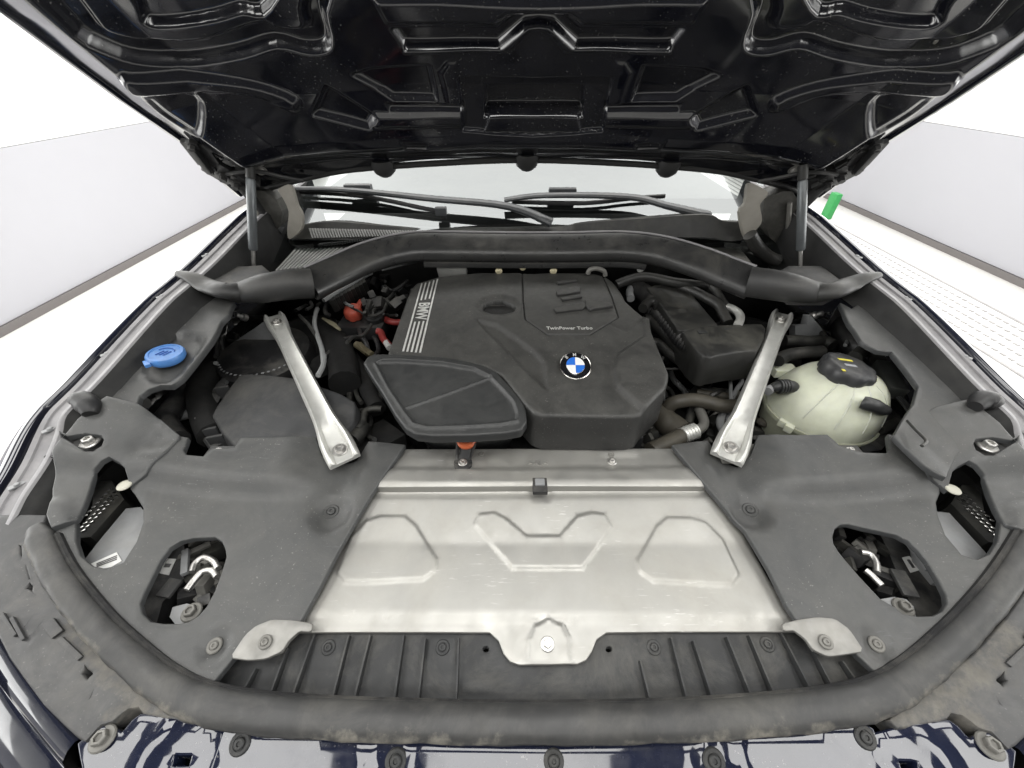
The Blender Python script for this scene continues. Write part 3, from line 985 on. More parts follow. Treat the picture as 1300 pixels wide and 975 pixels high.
# painted bumper skin below the carrier: outer curve running down and out of frame
edge_px = [(-70, 735), (-35, 770), (0, 812), (20, 842), (43, 872), (70, 905), (99, 938)]
ew = [on(a, b, lambda x, y: zbk(x, y) - 0.004) for a, b in edge_px]
ew = cat(ew, 4)
for sg, side in ((-1, 'left'), (1, 'right')):
    rings = []
    n = len(ew)
    for i, p in enumerate(ew):
        t = ew[min(i + 1, n - 1)] - ew[max(i - 1, 0)]; t.z = 0; t.normalize()
        s = Vector((t.y, -t.x, 0))
        if s.y > 0 or s.x > 0.5: s = -s
        ring = [p + s * o_ + Vector((0, 0, dz)) for o_, dz in ((-0.004, -0.03), (-0.002, -0.004), (0.003, 0.0), (0.012, -0.003), (0.022, -0.012), (0.026, -0.022), (0.034, -0.024), (0.075, -0.06), (0.12, -0.14), (0.14, -0.3), (0.13, -0.5))]
        if sg > 0: ring = [Vector((-q.x, q.y, q.z)) for q in ring]
        rings.append(ring)
    v, f = loft(rings, closed=False, caps=False)
    part('bumper_corner', v, f, M_paint, car, 'glossy dark navy bumper corner below the %s carrier' % side, sharp=50)

# painted upper bumper edge
def zbp(x, y): return 0.836 + 0.30 * (y - 0.1) + 0.045 * sstep(0.4, 0.8, np.abs(x))
pl = [(100, 944), (125, 923), (140, 925), (153, 932), (160, 925), (168, 915), (178, 908), (200, 910), (244, 919), (281, 929), (277, 950), (262, 990), (240, 1060), (120, 1040)]
sqh = d8([(862, 700), (875, 690), (960, 690), (968, 700), (945, 768), (850, 768)])
plw = xy(pl, zbp)
ctr = [(284, 931), (300, 918), (322, 920), (330, 931), (420, 936), (560, 945), (690, 949), (820, 945), (960, 934), (1040, 926), (1060, 917), (1085, 915), (1108, 926), (1118, 960), (1140, 1060), (690, 1090), (250, 1060), (270, 975)]
ctw = xy(ctr, zbp)
for sg, side in ((-1, 'left'), (1, 'right')):
    o = plw if sg < 0 else mirx(plw)
    hw = xy(sqh, zbp); hw = hw if sg < 0 else mirx(hw)
    gr = xy(d8([(870, 560), (760, 660), (700, 768)]), zbp); gr = gr if sg < 0 else [(-a, b) for a, b in gr]
    zz = relief(zbp, lines=[(gr, 0.004, 0.012)])
    bp = sheet('bumper_ear', o, zz, M_bpaint, car, 'blue grey bumper bracket with a square hole at the %s end of the grille' % side, holes=[hw], res=0.009, r=0.0025, thick=0.03)
    q = on(131, 938, zbp); q = q if sg < 0 else Vector((-q.x, q.y, q.z))
    place('screw', ME_dbolt, q, (0, 0, 1), 0.014, 0.2, bp)
sunk = [xy([(468, 938), (520, 942), (512, 990), (462, 990)], zbp), xy([(880, 940), (930, 934), (945, 990), (888, 990)], zbp)]
zz = relief(zbp, pads=[(s_, -0.005, 0.003) for s_ in sunk])
bc = sheet('bumper_top', ctw, zz, M_bpaint, car, 'glossy navy top edge of the bumper along the bottom of the view', res=0.01, r=0.003, thick=0.03)
for (a, b, rp) in ((305, 944, 13), (503, 966, 14), (703, 966, 13), (906, 966, 14), (1098, 936, 13), (238, 966, 11), (1160, 956, 11)):
    if a in (238, 1160): continue
    screw_on(a, b, zz, rp, ME_bclip, bc, 'clip')

# added black boxes that block light, so the gaps below look dark
v, f = box(1.72, 1.25, 0.05); part('floor_blocker', [Vector((0, 0.72, 0.52)) + q for q in v], f, M_dark, car)
v, f = box(1.60, 0.04, 0.62); part('firewall_blocker', [Vector((0, 1.10, 0.80)) + q for q in v], f, M_dark, car)
for s in (-1, 1):
    v, f = box(0.04, 1.2, 0.36); part('side_blocker', [Vector((s * 0.80, 0.68, 0.72)) + q for q in v], f, M_dark, car)
v, f = box(1.62, 0.05, 0.3); part('front_blocker', [Vector((0, 0.03, 0.64)) + q for q in v], f, M_dark, car)

# ================================================================ HOOD (open, seen from below)
HA = R(49)
H0 = Vector((0, 1.06, 1.255))
HD = Vector((0, -math.cos(HA), math.sin(HA)))
HN = Vector((0, math.sin(HA), math.cos(HA)))
def crown(u): return 0.050 * (1 - (u / 0.75) ** 2)
def hpt(u, v, w=0.0): return H0 + Vector((u, 0, 0)) + HD * v + HN * (crown(u) + w)
def onhood(px, py, w0=0.0):
    w = 0.02
    d = ray(px, py)
    for _ in range(12):
        t = ((H0 + HN * (w + w0)) - CAM).dot(HN) / d.dot(HN)
        p = CAM + d * t
        u = p.x; v = (p - H0).dot(HD)
        w = 0.5 * w + 0.5 * crown(u)
    return (u, v)
def hw_(pts): return [onhood(a, b) for a, b in pts]
edge = hw_([(318, 246), (292, 236), (262, 212), (243, 188), (150, 124), (80, 72), (0, 12), (-70, -45)])
eu = [abs(p[0]) for p in edge]; ev = [p[1] for p in edge]
print('hood edge', [(round(a, 3), round(b, 3)) for a, b in edge])
rear = hw_([(318, 246), (349, 233), (400, 220), (450, 211), (560, 203), (668, 199)])
ru = [abs(p[0]) for p in rear][::-1]; rv = [p[1] for p in rear][::-1]
print('hood rear', [(round(a, 3), round(b, 3)) for a, b in rear])
vs_tab = [e_ for e_ in ev] + [1.05]
us_tab = [e_ - 0.010 for e_ in eu] + [0.66]
order = np.argsort(vs_tab)
vs_tab = np.array(vs_tab)[order]; us_tab = np.array(us_tab)[order]


def hood_relief(U, V):
    """depth of the pressed inner panel, + = towards the engine"""
    A_ = np.abs(U)
    w = np.zeros_like(U)
    half = np.interp(V, vs_tab, us_tab)
    def P(pts): return [(-a, b) for a, b in hw_(pts)]
    def pad(pts, h, r, sm=0):
        if sm:
            pts = [(q.x, q.y) for q in cat([(a, b, 0) for a, b in pts], 4, True)]
        return h * (1 - sstep(-r, r, sd_poly(A_, V, P(pts))))
    # inner panel stands proud of the outer flange
    inner = c1([(-220, -330), (38, -10), (150, 64), (236, 142), (318, 196), (400, 230), (485, 258), (600, 306), (725, 378), (775, 440), (850, 560), (960, 640), (1100, 648), (1300, 600), (1500, 575), (2100, 560), (2100, -400)])
    sdi = sd_poly(A_, V, P(inner))
    e = np.clip(half - A_, 0, None)
    fw = np.interp(V, [0.05, 0.12, 0.22, 0.35], [0.115, 0.11, 0.080, 0.085])
    sv = sstep(0.03, 0.10, V)
    sm_ = lambda x_: np.where(x_ > 0, np.sqrt(x_ * x_ + 1e-5) - 0.00316, 0)
    w += 0.58 * (e - sm_(e - fw)) * sv
    w -= 0.27 * (sm_(e - fw) - sm_(e - fw - 0.085)) * sv
    w += 0.016 * (1 - sstep(-0.008, 0.008, sdi)) * (1 - sv)
    # big side pocket, with its curved rim, and the loop inside it
    w += pad(c1([(120, -300), (262, -8), (420, 108), (560, 164), (700, 182), (880, 150), (1010, 114), (1120, 140), (1188, 130), (1200, 85), (1180, -10), (1150, -300)]), -0.018, 0.008, 1)
    w += pad(c1([(240, -300), (350, -5), (470, 80), (600, 110), (720, 112), (830, 80), (960, 40), (1010, 60), (1100, 68), (1122, 40), (1110, -10), (1080, -300)]), 0.016, 0.007, 1)
    w += pad(c1([(420, -300), (520, -20), (545, 38), (640, 42), (790, 20), (880, -5), (980, -20), (1060, -300)]), -0.016, 0.005, 1)
    # oblong pad
    w += pad(c1([(468, 184), (545, 200), (890, 246), (1060, 300), (1090, 330), (1060, 345), (890, 292), (560, 262), (480, 232)]), 0.012, 0.008, 1)
    # diagonal fold below it
    w += pad(c1([(545, 268), (720, 300), (740, 395), (700, 410), (600, 350)]), -0.010, 0.008, 1)
    # centre ribs with the V in the middle
    w += pad(c2([(240, 22), (590, 22), (640, -10), (830, -10), (830, -40), (200, -60)]), 0.008, 0.006)
    w += pad(c2([(260, 52), (600, 52), (650, 10), (830, -8), (830, 22), (690, 42), (610, 112), (300, 112)]), -0.012, 0.005)
    w += pad(c2([(300, 106), (600, 106), (690, 30), (830, 22), (830, 40), (705, 50), (640, 124), (300, 128)]), 0.006, 0.005)
    # trapezoid windows
    w += pad(c2([(130, 208), (180, 190), (378, 180), (400, 288), (262, 286)]), -0.010, 0.006)
    w += pad(c2([(440, 165), (415, 200), (440, 300), (470, 300), (470, 165)]), 0.003, 0.006)
    w += pad(c2([(0, 330), (40, 250), (200, 340), (180, 370)]), -0.010, 0.008)
    # centre plate, stepped, with the dark slot
    w += pad(c2([(475, 218), (830, 222), (830, 400), (560, 382), (545, 380), (490, 378)]), -0.008, 0.003)
    w += pad(c2([(565, 258), (830, 258), (830, 336), (575, 336), (560, 345)]), -0.026, 0.003)
    w += pad(c2([(562, 380), (575, 340), (830, 332), (830, 390)]), 0.006, 0.002)
    # cross ribs
    w += pad(c2([(205, 330), (490, 330), (490, 362), (205, 366)]), 0.005, 0.008)
    w += pad(c2([(240, 300), (488, 302), (488, 318), (250, 316)]), -0.006, 0.004)
    w += pad(c2([(288, 408), (340, 402), (830, 402), (830, 440), (380, 444), (300, 436)]), 0.004, 0.010)
    w += pad(c2([(292, 414), (340, 410), (380, 414), (372, 434), (302, 434)]), -0.006, 0.003)
    w += pad(c2([(-30, 478), (230, 500), (830, 500), (830, 520), (200, 545), (60, 560), (-100, 545)]), -0.003, 0.008)
    # gentle waviness of the pressing
    w += 0.0012 * np.sin(A_ * 31 + V * 17) * np.sin(V * 43 - A_ * 9)
    return w


NS = 720
S = np.linspace(-1, 1, NS)
Vv = np.concatenate([np.linspace(-0.012, 0.50, 260), np.linspace(0.525, 1.02, 20)])
GS, GV = np.meshgrid(S, Vv)
HALF = np.interp(GV, vs_tab, us_tab)
GU = GS * HALF
RV = np.interp(np.abs(GU), ru, rv)
GV2 = np.maximum(GV, 0) + (RV) * np.clip(1 - GV / 0.08, 0, 1)
W = -hood_relief(GU, GV2)
rows = len(Vv)
CW = 0.050 * (1 - (GU / 0.75) ** 2) + W
PX = GU
PY = H0.y + HD.y * GV2 + HN.y * CW
PZ = H0.z + HD.z * GV2 + HN.z * CW
verts = np.stack([PX, PY, PZ], -1).reshape(-1, 3)
ii = np.arange(rows * NS).reshape(rows, NS)
faces = np.stack([ii[:-1, :-1], ii[:-1, 1:], ii[1:, 1:], ii[1:, :-1]], -1).reshape(-1, 4)
me = bpy.data.meshes.new('hood')
me.from_pydata(verts.tolist(), [], faces.tolist())
me.materials.append(M_hood)
me.polygons.foreach_set('use_smooth', [True] * len(me.polygons))
hood = link('hood', me, car, 'open hood seen from below, glossy black pressed inner panel with flecks')
# outer skin: same outline, set off along the hood's outside, with a folded hem
sk_v, sk_f = [], []
cols = np.linspace(-1, 1, 41)
rws = np.linspace(0, len(Vv) - 1, 36).astype(int)
for rI in rws:
    for s_ in cols:
        vv = Vv[rI]; h = float(np.interp(vv, vs_tab, us_tab)); u = s_ * (h + 0.012)
        v2 = max(vv, 0) + float(np.interp(abs(u), ru, rv)) * max(0, min(1, 1 - vv / 0.08)) - (0.008 if rI == 0 else 0)
        sk_v.append(hpt(u, v2, 0.016))
m_ = len(cols)
for i in range(len(rws) - 1):
    for j in range(m_ - 1):
        sk_f.append((i * m_ + j, i * m_ + j + 1, (i + 1) * m_ + j + 1, (i + 1) * m_ + j))
part('hood_skin', sk_v, sk_f, M_paint, hood)
for sgn in (-1, 1):
    rings = []
    for rI in rws:
        vv = Vv[rI]; h = float(np.interp(vv, vs_tab, us_tab))
        v2 = max(vv, 0) + float(np.interp(abs(h), ru, rv)) * max(0, min(1, 1 - vv / 0.08))
        rings.append([hpt(sgn * (h + a_), v2, w_) for a_, w_ in ((-0.004, -0.001), (0.004, -0.006), (0.012, -0.003), (0.014, 0.008), (0.011, 0.017), (-0.002, 0.016), (-0.006, 0.006))])
    v, f = loft(rings)
    part('hem', v, f, M_paint, hood)

# round mounts, bolts and rubber bumpers
def hood_at(px, py, lift=0.0):
    u, v = onhood(px, py, -0.02)
    return hpt(u, v, -0.022 - lift)
ME_ball = MB().add(*lathe([(0, 0), (1, 0), (1, 0.12), (0.8, 0.2), (0.75, 0.5), (0.5, 0.75), (0, 0.8)], 18)).mesh('mount', M_dsteel)
for (a, b) in ((249, 160), (372, 186), (1092, 160), (966, 186), (1009, 214), (331, 214)):
    place('mount', ME_ball, hood_at(a, b), -HN, 0.014 if a not in (249, 1092) else 0.015, 0, hood)
for (a, b) in ((162, 35), (1187, 43)):
    u, v = onhood(a, b); place('drain_hole', ME_ball, hpt(u, v, -0.012), -HN, 0.006, 0, hood)
for (a, b) in ((487, 213), (669, 205), (848, 213)):
    u, v = onhood(a, b - 6)
    bm_ = MB()
    bm_.add(*lathe([(0, 0), (0.030, 0), (0.031, 0.012), (0.026, 0.030), (0.015, 0.040), (0, 0.042)], 18))
    o_ = place('rubber_bumper', bm_.mesh('rubber_bumper', M_rubber), hpt(u, v + 0.012, 0.004), (HN * -0.5 - HD * 0.9), 1.0, 0, hood)
# rear hood seal bead
rb = cat([hpt(-u_, v_ + 0.004, -0.012) for u_, v_ in zip(ru[::-1], rv[::-1])] + [hpt(u_, v_ + 0.004, -0.012) for u_, v_ in zip(ru[1:], rv[1:])], 4)
part('hood_edge_bead', *tube(rb, 0.007, 10, 1), M_rubber, hood)

# hinges under the rear corners + wiring
for sg, side in ((-1, 'left'), (1, 'right')):
    hg = MB()
    def hp_(a, b, lift): 
        q = hood_at(a, b, lift)
        return q if sg < 0 else Vector((-q.x, q.y, q.z))
    A1, A2, A3, A4 = hp_(246, 176, 0.005), hp_(268, 205, 0.006), hp_(300, 226, 0.004), hp_(330, 232, 0.0)
    hg.add(*beam(A1, A2, 0.05, 0.012, 0.003, HN)); hg.add(*beam(A2, A3, 0.06, 0.014, 0.003, HN)); hg.add(*beam(A3, A4, 0.045, 0.012, 0.003, HN))
    hg.add(*beam(A1 + HN * -0.015, A2 + HN * -0.015, 0.012, 0.02, 0.003, HN))
    for q in (A1, A2, (A2 + A3) / 2, A3):
        hg.add(*(lambda v, f: (xf(v, q - HN * 0.004, -HN, 0.3, 1), f))(*lathe([(0, 0), (0.013, 0), (0.013, 0.008), (0.008, 0.009), (0.008, 0.018), (0, 0.018)], 6)))
    # link arm down to the body
    foot = Vector((sg * 0.665, 1.08, 1.12))
    hg.add(*beam(A3, foot, 0.03, 0.008, 0.002, Vector((1, 0, 0))))
    hg.build('hinge', M_black, hood, 'black %s hood hinge with bolts and link arms' % side)
    hn = MB()
    for k in range(9):
        q = hp_(258 + 8 * k + random.uniform(-3, 3), 178 + 6 * k + random.uniform(-9, 9), 0.004)
        hn.add(*(lambda v, f: (xf(v, q, -HN, random.random() * 3, 1), f))(*box(random.uniform(0.012, 0.026), random.uniform(0.008, 0.018), random.uniform(0.01, 0.03), 0.002)))
    hn.build('hinge_bracket', M_dirtyblk, hood)
    ar = [hp_(285, 216, 0.010), hp_(300, 208, 0.02), hp_(330, 207, 0.02), hp_(360, 214, 0.02), hp_(385, 224, 0.01)]
    part('washer_hose', *tube(ar, 0.0045, 8, 5), M_rubber, hood)

# gas struts
for sg, side, (tx, ty), (bx_, by_) in ((-1, 'left', (318, 226), (322, 336)), (1, 'right', (1019, 228), (1016, 336))):
    T_ = pyy(tx, ty, 0.97); B_ = pyy(bx_, by_, 0.92)
    mid = T_.lerp(B_, 0.82)
    gs = MB(); gs.add(*tube([T_, T_.lerp(B_, 0.02), mid.lerp(T_, 0.02), mid], [0.007, 0.0098, 0.0098, 0.008], 16, 1))
    gst = gs.build('gas_strut', mat('strut_grey', (0.12, 0.13, 0.137), 0.35, metal=0.3, dust=0.4, dscale=25), car, 'grey gas strut holding up the %s side of the hood' % side)
    part('strut_rod', *tube([mid, B_ + (B_ - mid) * 0.6], 0.0045, 10, 1), M_steel, gst)
    part('ball_socket', *tube([T_ + (T_ - mid).normalized() * 0.03, T_], 0.010, 10, 1), M_dirtyblk, gst)

# ================================================================ WINDSCREEN, WIPERS, COWL
def zglass(x, y): return 1.155 + 0.53 * (y - 1.12) - 0.06 * np.abs(x) ** 2
mg = bpy.data.materials.new('windscreen_glass'); mg.use_nodes = True
nt = mg.node_tree
for n_ in list(nt.nodes):
    if n_.type != 'OUTPUT_MATERIAL': nt.nodes.remove(n_)
gl_ = nt.nodes.new('ShaderNodeBsdfGlossy'); gl_.inputs['Roughness'].default_value = 0.03; gl_.inputs['Color'].default_value = (0.80, 0.83, 0.84, 1)
tr_ = nt.nodes.new('ShaderNodeBsdfTransparent'); tr_.inputs['Color'].default_value = (0.55, 0.58, 0.57, 1)
mx_ = nt.nodes.new('ShaderNodeMixShader'); mx_.inputs[0].default_value = 0.20
nt.links.new(tr_.outputs[0], mx_.inputs[1]); nt.links.new(gl_.outputs[0], mx_.inputs[2])
nt.links.new(mx_.outputs[0], [n_ for n_ in nt.nodes if n_.type == 'OUTPUT_MATERIAL'][0].inputs[0])
gv, gf = [], []
for j in range(16):
    for i in range(33):
        x = -0.72 + 1.44 * i / 32; y = 1.085 + 0.75 * j / 15 - 0.10 * (x / 0.72) ** 2
        x *= 1 - 0.12 * j / 15
        gv.append((x, y, float(zglass(np.array([x]), np.array([y]))[0])))
for j in range(15):
    for i in range(32):
        a = j * 33 + i; gf.append((a, a + 1, a + 34, a + 33))
ws = part('windscreen', gv, gf, mg, car, 'windscreen glass reflecting the bright booth below the hood edge', sharp=80)
rg = bpy.data.meshes.new('x')
# cabin behind the glass: dashboard and dark interior
v, f = box(1.3, 0.5, 0.05, 0.02); part('dashboard', [Vector((0, 1.52, 1.13)) + q for q in v], f, M_black, car)
v, f = box(1.4, 0.05, 0.7); part('cabin_bulkhead', [Vector((0, 2.2, 1.2)) + q for q in v], f, M_dark, car)
v, f = box(1.5, 1.1, 0.05); part('cabin_floor', [Vector((0, 1.7, 0.95)) + q for q in v], f, M_dark, car)
part('roof', *[(lambda v, f: ([Vector((0, 2.35, 1.66)) + q for q in v], f))(*box(1.2, 1.2, 0.05, 0.02))][0], M_paint, car)
for sg in (-1, 1):
    a = [Vector((sg * 0.69, 1.10, 1.16)), Vector((sg * 0.70, 1.16, 1.22)), Vector((sg * 0.68, 1.45, 1.41)), Vector((sg * 0.62, 1.85, 1.62))]
    part('windscreen_pillar', *tube(a, 0.035, 12, 4), M_paint, car)
    # pale end trim at the lower corner of the screen
    pts = e1([(612, 335), (640, 310), (700, 300), (740, 430), (775, 500), (770, 600), (690, 670), (675, 600), (685, 480), (640, 380)]) if sg < 0 else e2([(0, 290), (60, 300), (135, 350), (105, 400), (80, 440), (95, 540), (60, 600), (0, 650), (-30, 640), (-60, 480), (-20, 420)])
    w_ = cat([pyy(a_, b_, 1.03) for a_, b_ in pts], 3, True)
    n = len(w_)
    vv = [q for q in w_] + [q + Vector((0, 0.012, -0.003)) for q in w_]
    ff = [tuple(range(n)), tuple(range(2 * n - 1, n - 1, -1))] + [(i, (i + 1) % n, n + (i + 1) % n, n + i) for i in range(n)]
    part('corner_trim', vv, ff, M_beige, car, 'pale beige plastic trim at the %s lower corner of the windscreen' % ('left' if sg < 0 else 'right'), sharp=25)
    # muddy inner wing behind the strut
    pts = e1([(440, 330), (520, 340), (600, 400), (640, 480), (630, 560), (560, 700), (500, 800), (440, 830), (455, 560)])
    if sg > 0: pts = e2([(300, 340), (240, 340), (110, 390), (100, 520), (150, 660), (240, 740), (270, 840), (350, 840), (345, 400)])
    w_ = [pyy(a_, b_, 1.06) for a_, b_ in pts]
    n = len(w_); vv = w_ + [q + Vector((0, 0.06, 0)) for q in w_]
    ff = [tuple(range(n)), tuple(range(2 * n - 1, n - 1, -1))] + [(i, (i + 1) % n, n + (i + 1) % n, n + i) for i in range(n)]
    part('hinge_pillar', vv, ff, M_muddy, car, None, sharp=25)
    seam = e1([(470, 480), (500, 600), (495, 700), (520, 790)]) if sg < 0 else e2([(285, 420), (275, 560), (265, 700), (255, 820)])
    part('body_seam', *tube([pyy(a_, b_, 1.052) for a_, b_ in seam], 0.006, 8, 4), M_dsteel, car)

# wipers
def ong(px, py, up=0.0): 
    p = on(px, py, lambda x, y: zglass(x, y) + up)
    return p
M_wip = mat('wiper_black', (0.05, 0.053, 0.057), 0.35, dust=0.25, dscale=20)
def wiper(arm, blade, head, label):
    A_ = [ong(a, b, u) for a, b, u in arm]
    w = part('wiper', *tube(A_, [0.010, 0.011, 0.012, 0.013, 0.016][:len(A_)], 10, 5, ry=[0.006, 0.007, 0.008, 0.009, 0.012][:len(A_)]), M_wip, car, label)
    B_ = [ong(a, b, 0.012) for a, b in blade]
    part('blade', *tube(B_, 0.0045, 8, 4, ry=0.006), M_black, w)
    h = ong(*head, 0.03)
    v, f = box(0.075, 0.022, 0.022, 0.006)
    part('blade_adapter', [h + q for q in v], f, M_wip, w)
    return w
wiper([(372, 240, .03), (438, 241, .036), (546, 252, .036), (645, 262, .035), (700, 283, .02)], [(372, 243), (440, 247), (484, 253), (540, 265), (565, 269)], (455, 239), 'left wiper arm lying across the base of the windscreen')
wiper([(640, 254, .03), (693, 248, .036), (798, 250, .036), (850, 262, .034), (900, 274, .02)], [(650, 256), (740, 258), (800, 252), (844, 249)], (714, 244), 'right wiper arm lying across the base of the windscreen')
nz = MB(); q = ong(560, 268, 0.03); nz.add(*[([q + a for a in box(0.03, 0.018, 0.02, 0.004)[0]], box(0.03, 0.018, 0.02, 0.004)[1])][0])
nz.build('washer_jet', M_wip, car)

# cowl strip below the glass
def strip3(top, bot, yt, yb, m, name, label=None, back=0.05):
    rt, rbm = cat([pyy(a, b, yt) for a, b in top], 4), cat([pyy(a, b, yb) for a, b in bot], 4)
    rings = []
    for p, q in zip(rt, rbm):
        rings.append([p + Vector((0, back, -0.01)), p + Vector((0, 0.004, 0.001)), p, q, q + Vector((0, 0.006, -0.006)), q + Vector((0, back, -0.02))])
    v, f = loft(rings)
    return part(name, v, f, m, car, label, sharp=30)
cw = strip3(c11([(225, 288), (390, 265), (650, 286), (880, 298), (1300, 290)]) + c12([(300, 270), (560, 250), (800, 236), (870, 262), (965, 268)]),
            c11([(222, 335), (390, 338), (650, 345), (880, 330), (1300, 325)]) + c12([(300, 335), (560, 330), (800, 330), (900, 345), (960, 335)]), 1.075, 1.05, M_dirtyblk, 'cowl_panel', 'dusty black cowl panel along the base of the windscreen')
sl = MB()
for k in range(52):
    t = k / 51
    a = (303 + t * 575, 292 + t * 14); b_ = (a[0] + 14, a[1] + 40 - t * 28)
    P1 = pyy(*c11([a])[0], 1.055); P2 = pyy(*c11([b_])[0], 1.045)
    sl.add(*beam(P1, P2, 0.0034, 0.006, 0, Vector((0, -1, 0.4))))
tag(sl.build('intake_slats', M_slat, cw), kind='stuff')
# lower left intake grille
gr_px = c11([(150, 482), (245, 378), (500, 372), (480, 392), (290, 470)])
def zgr(x, y): return 1.06 + 0.16 * (y - 0.9) + 0 * x
grw = xy(c11([(130, 490), (240, 362), (520, 355), (500, 395), (290, 482)]), zgr)
ig = sheet('intake_grille', grw, lambda x, y: zgr(x, y) - 0.006, M_black, car, 'grey slatted air intake grille left of the cowl beam', res=0.012, r=0.002, thick=0.02)
sl = MB()
for k in range(22):
    t = k / 21
    a = (160 + 92 * t + t * 250, 476 - 92 * min(1, t * 2.2)) if False else None
for k in range(15):
    t = k / 14
    top = (250 + 240 * t, 380 - 4 * t); bot = (168 + 200 * t - (0), 470 - 20 * t)
    P1 = on(*c11([top])[0], zgr); P2 = on(*c11([(bot[0] + 20 * t, bot[1] - 8 * t)])[0], zgr)
    sl.add(*beam(P1, P2, 0.0055, 0.008, 0.001))
tag(sl.build('grille_slats', M_slat, ig), kind='stuff')
# pale shelf left of grille, right grime panel
def zshelf(x, y): return 1.075 + 0.15 * (y - 1.0) + 0 * x
lw = xy(e1([(150, 960), (280, 858), (400, 858), (490, 850), (560, 910), (520, 960), (300, 990)]), lambda x, y: 1.10 + 0 * x)
sheet('wing_shelf', lw, lambda x, y: 1.10 + 0 * y, M_rail, car, 'pale grey plastic shelf at the foot of the left gas strut', res=0.012, r=0.006, thick=0.04)
rw = xy(e2([(225, 890), (290, 855), (500, 855), (640, 960), (560, 1000), (330, 1000)]), lambda x, y: 1.10 + 0 * x)
sheet('wing_shelf', rw, lambda x, y: 1.10 + 0 * y, M_rail, car, 'pale grey plastic shelf at the foot of the right gas strut', res=0.012, r=0.006, thick=0.04)
rg_ = xy(c12([(660, 365), (800, 345), (935, 368), (1000, 450), (960, 470), (830, 440)]), lambda x, y: 1.075 + 0 * x)
sheet('cowl_end_panel', rg_, lambda x, y: 1.075 + 0 * x, M_dsteel, car, 'dusty grey cowl end panel right of the cowl beam', res=0.012, r=0.002, thick=0.02)
part('cowl_hose', *tube([pyy(*q, 1.0) for q in e2([(10, 640), (60, 720), (130, 790), (200, 820)])], 0.016, 12, 4), M_hose, car)

# big cowl beam (seal carrier) with rubber sleeves
ct = [(391, 360), (425, 344), (470, 324), (520, 312), (570, 311), (640, 312), (720, 312), (790, 311), (840, 317), (890, 332), (930, 348), (956, 358)]
cy = [0.828, 0.885, 0.945, 0.985, 0.995, 1.0, 1.0, 0.995, 0.975, 0.92, 0.87, 0.838]
cwp = [pyy(a, b, y_) for (a, b), y_ in zip(ct, cy)]
path = cat(cwp, 6)
rings = []
sec = [(-0.018, -0.036), (-0.028, -0.030), (-0.031, -0.022), (-0.030, -0.012), (-0.024, -0.004), (-0.014, 0.003), (0.004, 0.014), (0.018, 0.021), (0.028, 0.024), (0.034, 0.021), (0.036, 0.0), (0.02, -0.034)]
for (p, t, s, u) in frames(path):
    rings.append([p + s * (-a if False else -(-a)) * 1.0 + Vector((0, 0, b)) for a, b in [(-x_, z_) for x_, z_ in sec]])
v, f = loft(rings)
beam_ = part('cowl_beam', v, f, M_cowl, car, 'thick dark grey cowl beam arching behind the engine cover', sharp=50)
lipp = [p + s * 0.024 + Vector((0, 0, -0.042)) for (p, t, s, u) in frames(path)[20:-20]]
part('beam_lip', *tube(lipp, 0.005, 8, 1, ry=0.008), M_cowl, beam_)
glint_path = [p - s * 0.027 + Vector((0, 0, 0.0245)) for (p, t, s, u) in frames(path)[2:-2]]
part('beam_glint', *tube(glint_path, 0.0028, 8, 1), M_railL, beam_)  # pale tube stands in for the highlight on the beam's rolled edge
q = pyy(602, 305, 0.955)
for sg, side, pts, rx, rz in ((-1, 'left', [(396, 360), (370, 361), (335, 366), (305, 371), (285, 369), (262, 362), (243, 352), (226, 347)], [0.034, 0.035, 0.034, 0.028, 0.022, 0.022, 0.016, 0.008], [0.033, 0.033, 0.030, 0.022, 0.015, 0.010, 0.009, 0.006]),
                             (1, 'right', [(950, 358), (975, 361), (1005, 366), (1035, 371), (1058, 369), (1080, 360), (1098, 353), (1116, 349)], [0.034, 0.035, 0.034, 0.028, 0.022, 0.022, 0.016, 0.008], [0.033, 0.033, 0.030, 0.022, 0.015, 0.010, 0.009, 0.006])):
    ys = [0.835, 0.815, 0.795, 0.785, 0.838, 0.84, 0.845, 0.85]
    w_ = [pyy(a, b, y_) if k_ < 4 else on(a, b, lambda x, y: zrail(x, y) + (0.0 if k_ < 6 else 0.008)) for k_, ((a, b), y_) in enumerate(zip(pts, ys))]
    part('beam_sleeve', *tube(w_, rx, 18, 6, ry=rz), M_rubber, car, 'black rubber sleeve at the %s end of the cowl beam' % side)
    fl_ = [pyy(a, b, 0.80) for a, b in ([(262, 394), (290, 384), (330, 378)] if sg < 0 else [(1085, 394), (1050, 384), (1010, 378)])]

# ================================================================ ENGINE BAY
# ---------------------------------------------------------------- inner wing panels
wl_px = c4([(412, 622), (470, 590), (530, 520), (590, 455), (640, 380), (690, 280), (735, 235), (800, 225), (900, 250), (880, 300), (850, 330), (835, 365), (815, 400), (790, 432), (745, 490), (700, 545), (664, 572), (620, 572), (570, 588), (535, 615), (522, 655), (480, 640)])
ww = xy(wl_px, zwing)
wfix = []
cap_p = on(212, 454, zwing)
rec = xy(c4([(600, 410), (640, 388), (700, 374), (760, 380), (790, 402), (770, 435), (700, 520), (650, 560), (600, 565), (560, 540), (560, 470)]), zwing)
zw = relief(zwing, pads=[(rec, -0.010, 0.004)])
wing = sheet('inner_wing', ww, zw, M_shroud, car, 'grey plastic inner wing panel around the blue filler cap', res=0.008, r=0.0025, thick=0.012)
